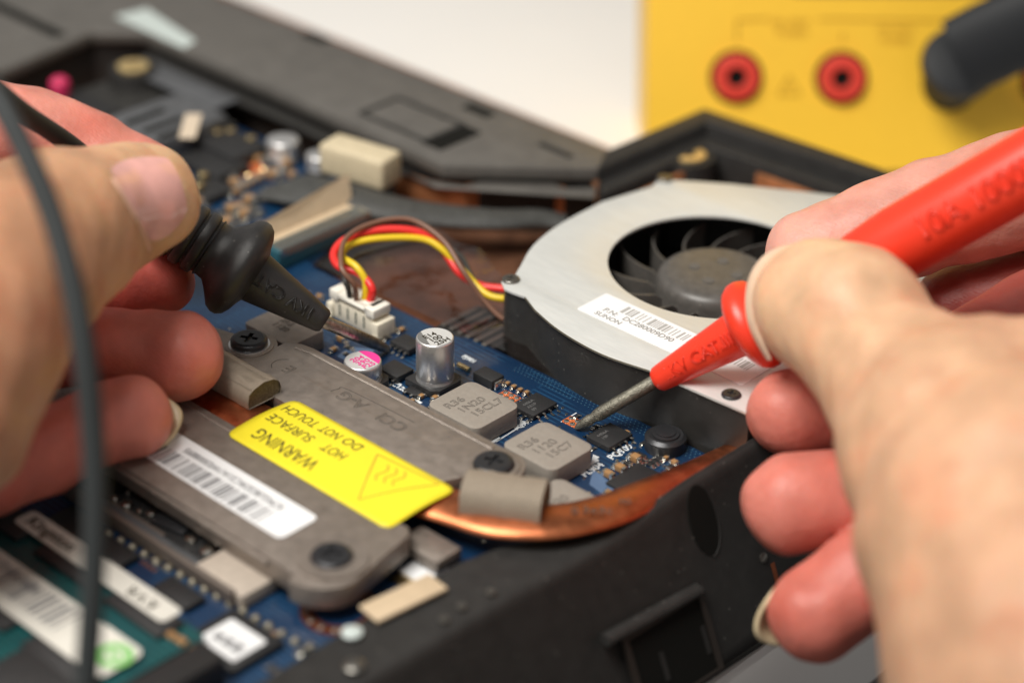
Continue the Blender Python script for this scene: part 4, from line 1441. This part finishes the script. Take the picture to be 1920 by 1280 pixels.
mm = thing('multimeter', 'yellow digital multimeter with red sockets standing behind the laptop', 'multimeter', MO - MN * 2 - MU * 2)
xl = mxy(1212, 150)[0]
yb = mxy(1500, 322)[1]
yt = mxy(1600, -8)[1]
body = B().plate(rrect(xl, xl + 10.6, yb, yb + 19, .8, 6), -4.0, 0.0, fr=(MO, MR, MU, MN)).build('meter_case', M['meter'], mm, bev=.35, seg=4)
B().plate(rrect(xl + 3.2, xl + 10.0, yt, yt + 9, .4, 6), -.02, .03, fr=(MO, MR, MU, MN)).build('meter_panel', M['meter_dark'], mm, bev=.02)
for px, py in ((1380, 145), (1577, 147), (1965, 152)):
    x, y = mxy(px, py)
    s_o = B().plate(circle(x, y, .53, 32), -.05, .22, [circle(x, y, .235, 24)], fr=(MO, MR, MU, MN)).build('socket', M['socket_red'], mm, bev=.06, seg=3)
    B().plate(circle(x, y, .64, 32), .001, .02, [circle(x, y, .545, 32)], fr=(MO, MR, MU, MN)).build('socket_groove', M['hole'], s_o)
    B().plate(circle(x, y, .23, 24), .002, .06, fr=(MO, MR, MU, MN)).build('socket_bore', M['hole'], s_o)


def mtext(body_, px, py, size, **k):
    me = text_mesh(body_, size, depth=.002, align='CENTER', **k)
    p_ = mpt(px, py, .012)
    me.transform(frame(p_, MR, MU))
    me.materials.clear()
    me.materials.append(M['meter_ink'])
    place(me, 'panel_text', mm)


mtext('10A MAX', 1480, 42, .24)
mtext('FUSED', 1485, 62, .26)
mtext('10A MAX', 1678, 55, .22)
mtext('FUSED', 1680, 76, .26)
for p_, q_ in (((1382, 78), (1382, 38)), ((1382, 38), (1440, 36)), ((1535, 36), (1780, 40)), ((1580, 80), (1580, 62))):
    a, c_ = mpt(*p_, .012), mpt(*q_, .012)
    d_ = (c_ - a).normalized()
    B().obox((a + c_) / 2, d_, MN.cross(d_), MN, (c_ - a).length / 2, .022, .002).build('panel_line', M['meter_ink'], mm)
tp = [mpt(1480, 143, .012), mpt(1500, 178, .012), mpt(1460, 178, .012)]
for i in range(3):
    a, c_ = tp[i], tp[(i + 1) % 3]
    d_ = (c_ - a).normalized()
    B().obox((a + c_) / 2, d_, MN.cross(d_), MN, (c_ - a).length / 2, .02, .002).build('panel_line', M['meter_ink'], mm)
mtext('!', 1480, 165, .26)
# lead plugged into the third socket
x, y = mxy(1782, 155)
pl0 = MO + MR * x + MU * y
ld = thing('plug_lead', 'black right-angled test lead plugged into the yellow multimeter', 'test lead', pl0)
B().plate(circle(x, y, .68, 32), .001, .03, [circle(x, y, .5, 28)], fr=(MO, MR, MU, MN)).build('socket_ring', M['hole'], ld)
e0 = C(1806, 104, MD - 1.75)
plug_ax = (e0 - pl0).normalized()
b = B()
b.lathe([(.66, .03), (.68, .2), (.70, .9), (.84, 1.0), (.90, 1.25), (.84, 1.5), (.6, 1.58)], pl0, plug_ax, 32)
b.build('plug_body', M['plug'], ld)
d_ = (MR * .80 + MU * .42 + MN * .25).normalized()
B().sweep([e0 - d_ * .1, e0 + d_ * .6, e0 + d_ * 1.6, e0 + d_ * 2.6, e0 + d_ * 4.2], [.92, .95, .92, .84, .7], [.36, .38, .38, .38, .38], n=20, upv=MN).build('plug_arm', M['plug'], ld)
B().sweep(smooth_path([e0 + d_ * 4.0, e0 + d_ * 6, e0 + d_ * 8 + Vector((0, 0, -.8)), e0 + d_ * 11 + Vector((0, 0, -4))], 6), .26, n=12).build('lead_cable', M['plug'], ld)

# ------------------------------------------------------------------ probes
def on_axis(o, d, prof_r, side, body_, size, at, m, parent, flip=False, ol=.010):
    """Raised letters wrapped round a tapering handle."""
    me = text_mesh(body_, size, depth=.010, outline=ol)
    tmp = side
    d = d.normalized()
    b3 = d.cross(tmp).normalized()
    for v in me.vertices:
        x_, y_, z_ = v.co
        if flip:
            h = at - x_
            ang = y_
        else:
            h = at + x_
            ang = -y_
        r = prof_r(h)
        th = ang / r
        rr = r + .006 + z_ * .5
        v.co = o + d * h + (tmp * math.cos(th) + b3 * math.sin(th)) * rr
    me.materials.clear()
    me.materials.append(m)
    return place(me, 'raised_text', parent)


def probe(name, label, tip, neck, tail, m, text_flip, txt, body_text, r_scale=1.0, cable=None):
    o = thing(name, label, 'test probe', tip, 'test probes')
    d = (neck - tip).normalized()
    L = (neck - tip).length
    B().lathe([(.02, -.02), (.07, .06), (.10, .28), (.085, .36), (.105, .42), (.12, .5), (.12, L - .02), (.06, L + .06)], tip, d, 24).build('metal_tip', M['steel'] if cable else M['tipsteel'], o)
    d2 = (tail - neck).normalized()
    T = (tail - neck).length
    k_ = r_scale
    fl = .27 if T > 5 else 0.0
    prof = [(.18, -.02), (.222, .03), (.235, .10), (.44 * k_, 1.42 + fl), (.52 * k_, 1.46 + fl), (.68 * k_, 1.51 + fl), (.80 * k_, 1.58 + fl), (.865 * k_, 1.68 + fl), (.87 * k_, 1.78 + fl), (.82 * k_, 1.90 + fl), (.70 * k_, 2.00 + fl), (.60 * k_, 2.09 + fl), (.50 * k_, 2.20 + fl), (.485 * k_, 2.34 + fl)]
    h = 2.38 + fl
    for i in range(4):
        prof += [(.52 * k_, h), (.475 * k_, h + .02), (.475 * k_, h + .05), (.53 * k_, h + .075), (.545 * k_, h + .12), (.54 * k_, h + .23)]
        h += .25
    prof += [(.53 * k_, h), (.56 * k_, h + .2), (.655 * k_, h + 1.2), (.655 * k_, T * .9), (.5 * k_, T)] if T > 5 else [(.50 * k_, h), (.44 * k_, T - .2), (.3 * k_, T)]
    B().lathe(prof, neck, d2, 56).build('handle', m, o, ang=50)
    side = (Vector(CAM) - neck).normalized()
    side = (side - d2 * side.dot(d2)).normalized()
    on_axis(neck, d2, lambda h_: (.25 + (.44 - .25) * (h_ - .1) / 1.32) * k_, side, txt, .30, 1.22 if text_flip else .22, m, o, text_flip)
    if body_text:
        on_axis(neck, d2, lambda h_: .672 * k_, side, body_text, .50, 5.3, m, o, False, .024)
    if cable:
        B().sweep(smooth_path(cable, 10), .165, n=14).build('cable', M['cable'], o)
    return o


bt = W(728, 655, .05)
bn = C(608, 603, 37.4)
btail = C(150, 300, 37.2)
cbl = [C(215, 335, 36.6), C(110, 265, 35.2), C(10, 190, 33.0), C(-60, 150, 30.5), C(-40, 160, 29.2), C(15, 235, 28.8), C(65, 330, 28.6), C(105, 430, 28.4), C(138, 560, 28.2), C(160, 680, 28.0), C(175, 830, 28.0), C(178, 980, 28.0), C(172, 1130, 28.0), C(160, 1300, 28.0), C(145, 1450, 28.0)]
cbl = [C(272, 388, 36.9), C(140, 278, 36.0), C(30, 200, 34.0), C(-90, 90, 31.5), C(-75, 80, 29.6), C(-10, 175, 28.8), C(50, 290, 28.5), C(100, 410, 28.3), C(138, 550, 28.1), C(160, 680, 28.0), C(175, 830, 28.0), C(178, 980, 28.0), C(172, 1130, 28.0), C(160, 1300, 28.0), C(145, 1450, 28.0)]
probe('black_probe', 'black rubber test probe held in the left hand with its gray lead', bt, bn, C(268, 384, 36.9), M['black_probe'], False, '1KV CAT.III', None, 1.06, cbl)
rt = W(1080, 802, .05)
rn = C(1232, 712, 36.4)
probe('red_probe', 'red plastic test probe held in the right hand', rt, rn, C(2150, 190, 32.5), M['red_probe'], False, '1KV CAT.III', '10A 1000V', .91)

# ------------------------------------------------------------------ hands (one continuous surface each)
def smin(a, b_, k_):
    h = np.clip(.5 + .5 * (b_ - a) / k_, 0, 1)
    return b_ + (a - b_) * h - k_ * h * (1 - h)


class Hand:
    def __init__(s, chains, creases=()):
        # chain: (points [(px,py,d,rpx)], blend, colour at root, colour at tip)
        s.ch = []
        for pts, k_, c0, c1 in chains:
            P = [np.array(C(x, y, d)) for x, y, d, r in pts]
            Rr = [r * d / F_PX for x, y, d, r in pts]
            s.ch.append((P, Rr, k_, np.array(c0), np.array(c1)))
        s.cr = [(np.array(C(*a)), np.array(C(*b_)), r) for a, b_, r in creases]

    def chain(s, X, P, R):
        out = None
        ts = None
        n = len(P) - 1
        for i in range(n):
            ab = P[i + 1] - P[i]
            t = np.clip(((X - P[i]) @ ab) / (ab @ ab), 0, 1)
            d = np.sqrt((((X - P[i]) - t[:, None] * ab) ** 2).sum(1)) - (R[i] + (R[i + 1] - R[i]) * t)
            if out is None:
                out, ts = d, (t + i) / n
            else:
                ts = np.where(d < out, (t + i) / n, ts)
                out = smin(out, d, .05)
        return out, ts

    def __call__(s, X, color=False):
        X = X.astype(np.float64)
        tot = None
        cw, cs = 0, 0
        for P, R, k_, c0, c1 in s.ch:
            d, t = s.chain(X, P, R)
            if color:
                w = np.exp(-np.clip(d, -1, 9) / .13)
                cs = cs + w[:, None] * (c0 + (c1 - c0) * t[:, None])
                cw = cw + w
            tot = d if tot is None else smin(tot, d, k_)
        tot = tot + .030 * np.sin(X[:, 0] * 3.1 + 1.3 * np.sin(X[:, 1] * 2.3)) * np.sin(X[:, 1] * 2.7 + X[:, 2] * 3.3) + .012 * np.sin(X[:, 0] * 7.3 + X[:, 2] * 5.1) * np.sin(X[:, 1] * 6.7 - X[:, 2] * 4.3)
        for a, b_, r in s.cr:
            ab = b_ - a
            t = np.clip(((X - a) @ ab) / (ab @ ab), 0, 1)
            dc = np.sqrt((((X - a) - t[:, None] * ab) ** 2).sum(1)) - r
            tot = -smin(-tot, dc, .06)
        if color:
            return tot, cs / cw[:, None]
        return tot

    def mesh(s, name, h, parent):
        lo = np.min([p - r for P, R, *_ in s.ch for p, r in zip(P, R)], axis=0) - .3
        hi = np.max([p + r for P, R, *_ in s.ch for p, r in zip(P, R)], axis=0) + .3
        n = np.ceil((hi - lo) / h).astype(int) + 1
        gx_, gy_, gz_ = (lo[i] + h * np.arange(n[i]) for i in range(3))
        val = np.empty(tuple(n), dtype=np.float32)
        for i in range(0, n[0], 8):
            xs = gx_[i:i + 8]
            X = np.stack(np.meshgrid(xs, gy_, gz_, indexing='ij'), -1).reshape(-1, 3)
            val[i:i + 8] = s(X).reshape(len(xs), n[1], n[2])
        ins_ = val < 0
        cnt = np.zeros(tuple(n - 1), dtype=np.int16)
        acc = np.zeros(tuple(n - 1) + (3,), dtype=np.float32)
        num = np.zeros(tuple(n - 1), dtype=np.float32)
        sl = lambda o_: tuple(slice(o_[i], n[i] - 1 + o_[i]) for i in range(3))
        corners = [(i, j, k_) for i in (0, 1) for j in (0, 1) for k_ in (0, 1)]
        for a in corners:
            for ax in range(3):
                if a[ax] == 0:
                    c_ = list(a)
                    c_[ax] = 1
                    va, vb = val[sl(a)], val[sl(tuple(c_))]
                    cross = (va < 0) != (vb < 0)
                    t = np.where(cross, va / np.where(cross, va - vb, 1), 0)
                    for q_ in range(3):
                        acc[..., q_] += np.where(cross, a[q_] + (t if q_ == ax else 0), 0)
                    num += cross
        act = num > 0
        idx = -np.ones(act.shape, dtype=np.int64)
        idx[act] = np.arange(act.sum())
        cell = np.argwhere(act)
        V = (cell + acc[act] / num[act][:, None]) * h + lo
        Fs = []
        for ax in range(3):
            o1, o2 = [i for i in range(3) if i != ax]
            s0 = [slice(1, n[i] - 1) for i in range(3)]
            s0[ax] = slice(0, n[ax] - 1)
            s1_ = list(s0)
            s1_[ax] = slice(1, n[ax])
            a, b_ = ins_[tuple(s0)], ins_[tuple(s1_)]
            loc = np.argwhere(a != b_)
            sgn = a[a != b_]
            base = loc.copy()
            base[:, o1] += 1
            base[:, o2] += 1
            def cid(d1, d2):
                q_ = base.copy()
                q_[:, o1] -= d1
                q_[:, o2] -= d2
                return idx[q_[:, 0], q_[:, 1], q_[:, 2]]
            quad = np.stack([cid(1, 1), cid(0, 1), cid(0, 0), cid(1, 0)], 1)
            fl = sgn if ax != 1 else ~sgn
            quad[~fl] = quad[~fl][:, ::-1]
            Fs.append(quad)
        Fa = np.concatenate(Fs)
        # project vertices onto the surface
        for _ in range(2):
            e = 1e-3
            f0 = s(V)
            g = np.stack([(s(V + e * np.eye(3)[i]) - f0) / e for i in range(3)], 1)
            V = V - (f0 / np.maximum((g * g).sum(1), .2))[:, None] * g
        _, colr = s(V, True)
        me = bpy.data.meshes.new(name)
        me.from_pydata(V.tolist(), [], Fa.tolist())
        at = me.color_attributes.new('skin_tint', 'FLOAT_COLOR', 'POINT')
        at.data.foreach_set('color', np.concatenate([colr, np.ones((len(V), 1))], 1).astype(np.float32).ravel())
        me.materials.append(M['skin'])
        me.shade_smooth()
        return place(me, name, parent)

    def hit(s, px, py, d0=25.0, d1=42.0):
        r = ray(px, py)
        ln = np.linalg.norm(r)
        d = d0
        for _ in range(80):
            f_ = float(s((CAM + r * d)[None])[0])
            if f_ < 1e-3 or d > d1:
                break
            d += max(f_, .002) / ln * .9
        p_ = CAM + r * d
        e = 1e-3
        g = np.array([float(s((p_ + e * np.eye(3)[i])[None])[0]) for i in range(3)]) - float(s(p_[None])[0])
        return p_, g / np.linalg.norm(g)


def nail_plate(hand, fn, nu, nv, m, parent, lift=.02, name='nail'):
    """fn(s,t) -> photograph point; the nail follows the finger surface."""
    vs, fs = [], []
    for j in range(nv + 1):
        for i in range(nu + 1):
            a, t = i / nu * 2 - 1, j / nv * 2 - 1
            x, y = a * (1 - .45 * (1 - math.sqrt(1 - t * t / 2)) / .293 * .293), t * (1 - .6 * (1 - math.sqrt(1 - a * a / 2)))
            p_, g = hand.hit(*fn(x, y))
            rr = min(1, math.sqrt(x * x + y * y))
            vs.append(tuple(p_ + g * (lift * (1.15 - rr ** 4))))
    for j in range(nv):
        for i in range(nu):
            q_ = j * (nu + 1) + i
            fs.append((q_, q_ + 1, q_ + nu + 2, q_ + nu + 1))
    return B().add(vs, fs).build(name, m, parent, ang=180)


TAN, TANL, RED, PINK, SHADED = (.52, .26, .15), (.60, .345, .215), (.60, .155, .118), (.66, .29, .225), (.34, .065, .05)  # the last tone is skin with shadow painted in
left = thing('hand', 'left hand pinching the black test probe', 'hand', C(60, 700, 33))
LH = Hand([
    ([(-420, 900, 30.5, 250), (-150, 760, 31.0, 215), (-70, 640, 31.5, 190)], .5, TAN, TAN),                          # palm and ball of the thumb
    ([(-140, 620, 31.5, 230), (10, 500, 32.6, 190), (110, 432, 33.6, 158), (195, 396, 34.5, 124), (238, 384, 34.8, 116), (270, 375, 35.0, 104)], .45, TAN, (.68, .42, .24)),   # thumb
    ([(-420, 320, 36.0, 120), (-120, 225, 38.0, 98), (60, 250, 38.6, 88), (180, 297, 38.9, 83), (262, 340, 39.0, 80)], .06, PINK, (.66, .24, .185)),      # forefinger
    ([(-380, 640, 34.5, 100), (0, 570, 36.6, 80), (180, 545, 37.4, 68), (300, 522, 37.7, 66)], .06, RED, (.62, .13, .10)),                              # middle finger
    ([(-360, 760, 34, 110), (0, 660, 35.4, 84), (180, 648, 35.8, 70), (280, 655, 36.0, 74), (334, 668, 36.0, 85)], .05, RED, (.65, .215, .165)),         # ring finger
    ([(-300, 900, 32.5, 110), (-20, 880, 33.4, 88), (90, 845, 34.0, 80), (180, 800, 34.5, 78), (247, 782, 34.7, 77)], .05, RED, (.65, .215, .165)),      # little finger
], creases=[((190, 322, 33.5), (262, 400, 33.6), .05)][:0])
LH.mesh('hand_skin', .065, left)


def ln_fn(x, y):
    # x from the cuticle to the free edge, y across the nail
    A_n, B_n, C_n, D_n = (189, 306), (318, 286), (360, 402), (282, 470)
    a_, t_ = (x + 1) / 2, (y + 1) / 2
    p_ = [A_n[k] * (1 - a_) * (1 - t_) + B_n[k] * a_ * (1 - t_) + C_n[k] * a_ * t_ + D_n[k] * (1 - a_) * t_ for k in (0, 1)]
    bow = 14 * (1 - y * y)
    return p_[0] + bow * (.75 if x < 0 else 0) * .6, p_[1] - bow * .3


nail_plate(LH, ln_fn, 16, 16, M['nail'], left, .03)
cut = []
for i in range(21):
    t_ = i / 20 * 1.6 - .62
    p_, g_ = LH.hit(*ln_fn(-1.0, t_ * .98))
    cut.append(Vector(p_ - g_ * .012))
B().sweep(cut, .045, n=8).build('cuticle', mat('cuticle_highlight', (.72, .44, .33), .4), left)  # cuticle fold, paler so the highlight sits in its colour


def free_nail(tip, prev, side_px, r_px, ext, spread, parent, back=.8):
    """Curved nail plate on the far side of a fingertip, its free edge reaching past the tip."""
    c = C(*tip)
    ax = (c - C(*prev)).normalized()
    r = r_px * tip[2] / F_PX
    iv = Vector(CR) * side_px[0] - Vector(CU) * side_px[1]
    n_ = Vector(FW) * back + iv
    n_ = (n_ - ax * n_.dot(ax)).normalized()
    sd = ax.cross(n_)
    vs, fs = [], []
    NI, NJ = 18, 10
    for j in range(NJ + 1):
        for i in range(NI + 1):
            a = (i / NI * 2 - 1)
            ph = math.radians(spread) * a
            L = (r + ext) * math.sqrt(max(0.0, 1 - .72 * a * a))
            t = -r * .5 + (L + r * .5) * j / NJ
            rr = r * (.93 - .26 * max(0, t / r) ** 2)
            vs.append(c + ax * t + (n_ * math.cos(ph) + sd * math.sin(ph)) * rr)
    for j in range(NJ):
        for i in range(NI):
            a = j * (NI + 1) + i
            fs.append((a, a + 1, a + NI + 2, a + NI + 1))
    o = B().add(vs, fs).build('nail', M['nail_tip'], parent, ang=180)
    so_ = o.modifiers.new('thickness', 'SOLIDIFY')
    so_.thickness = .075
    so_.offset = 0
    return o


free_nail((247, 782, 34.7), (180, 800, 34.5), (.35, .15), 77, .20, 62, left)

right = thing('hand', 'right hand holding the red test probe like a pen', 'hand', C(1750, 900, 31))
RHD = Hand([
    ([(2320, 1750, 27.4, 470), (2060, 1230, 29.0, 405), (1930, 1000, 30.2, 325), (1800, 840, 31.4, 232), (1700, 725, 32.5, 160), (1642, 662, 33.1, 138), (1600, 600, 33.5, 142), (1540, 574, 34.0, 128)], .5, TANL, (.74, .47, .29)),  # heel of the hand and thumb
    ([(1865, 750, 31.8, 160), (2150, 790, 31.4, 205)], .22, TANL, TANL),
    ([(1800, 575, 38.2, 85), (1960, 565, 37.9, 115), (2260, 600, 36.8, 200)], .06, SHADED, SHADED),                                              # palm seen past the thumb, its shade put into the colour
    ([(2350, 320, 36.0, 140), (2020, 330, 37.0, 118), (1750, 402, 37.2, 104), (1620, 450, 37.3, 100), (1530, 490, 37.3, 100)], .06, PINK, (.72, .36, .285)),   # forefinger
    ([(2300, 560, 35.5, 170), (1960, 610, 36.6, 112), (1720, 730, 36.0, 92), (1560, 768, 35.6, 84), (1480, 775, 35.4, 82)], .06, SHADED, (.65, .215, .165)),      # middle finger, root painted as if in shade
    ([(2300, 800, 33.5, 160), (1900, 880, 34.2, 100), (1650, 920, 34.3, 92), (1560, 935, 34.2, 92), (1485, 945, 34.1, 94)], .05, RED, (.65, .215, .165)),       # ring finger
    ([(2250, 950, 32.0, 150), (1900, 980, 33.0, 105), (1700, 1035, 33.2, 92), (1610, 1090, 33.2, 90), (1532, 1150, 33.1, 92)], .05, RED, (.62, .185, .14)),     # little finger
], creases=[((1716, 290, 35.2), (1735, 420, 34.6), .035), ((1600, 690, 31.55), (1690, 590, 31.9), .012), ((1622, 722, 31.25), (1722, 612, 31.6), .014), ((1655, 740, 31.0), (1750, 640, 31.2), .012), ((1560, 520, 32.55), (1625, 500, 32.5), .012)])
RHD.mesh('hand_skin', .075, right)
free_nail((1532, 1150, 33.1), (1610, 1090, 33.2), (-.45, -.25), 92, .15, 58, right)
b = B()
pts = [C(x, y, 34.55) for x, y in ((1500, 458), (1450, 478), (1420, 518), (1411, 572), (1418, 622), (1442, 674))]
b.sweep(smooth_path(pts, 5), [.03 + .10 * math.sin(math.pi * i / 25) for i in range(26)], .25, n=10, upv=Vector(-FW))
b.build('nail', M['thumb_nail'], right)
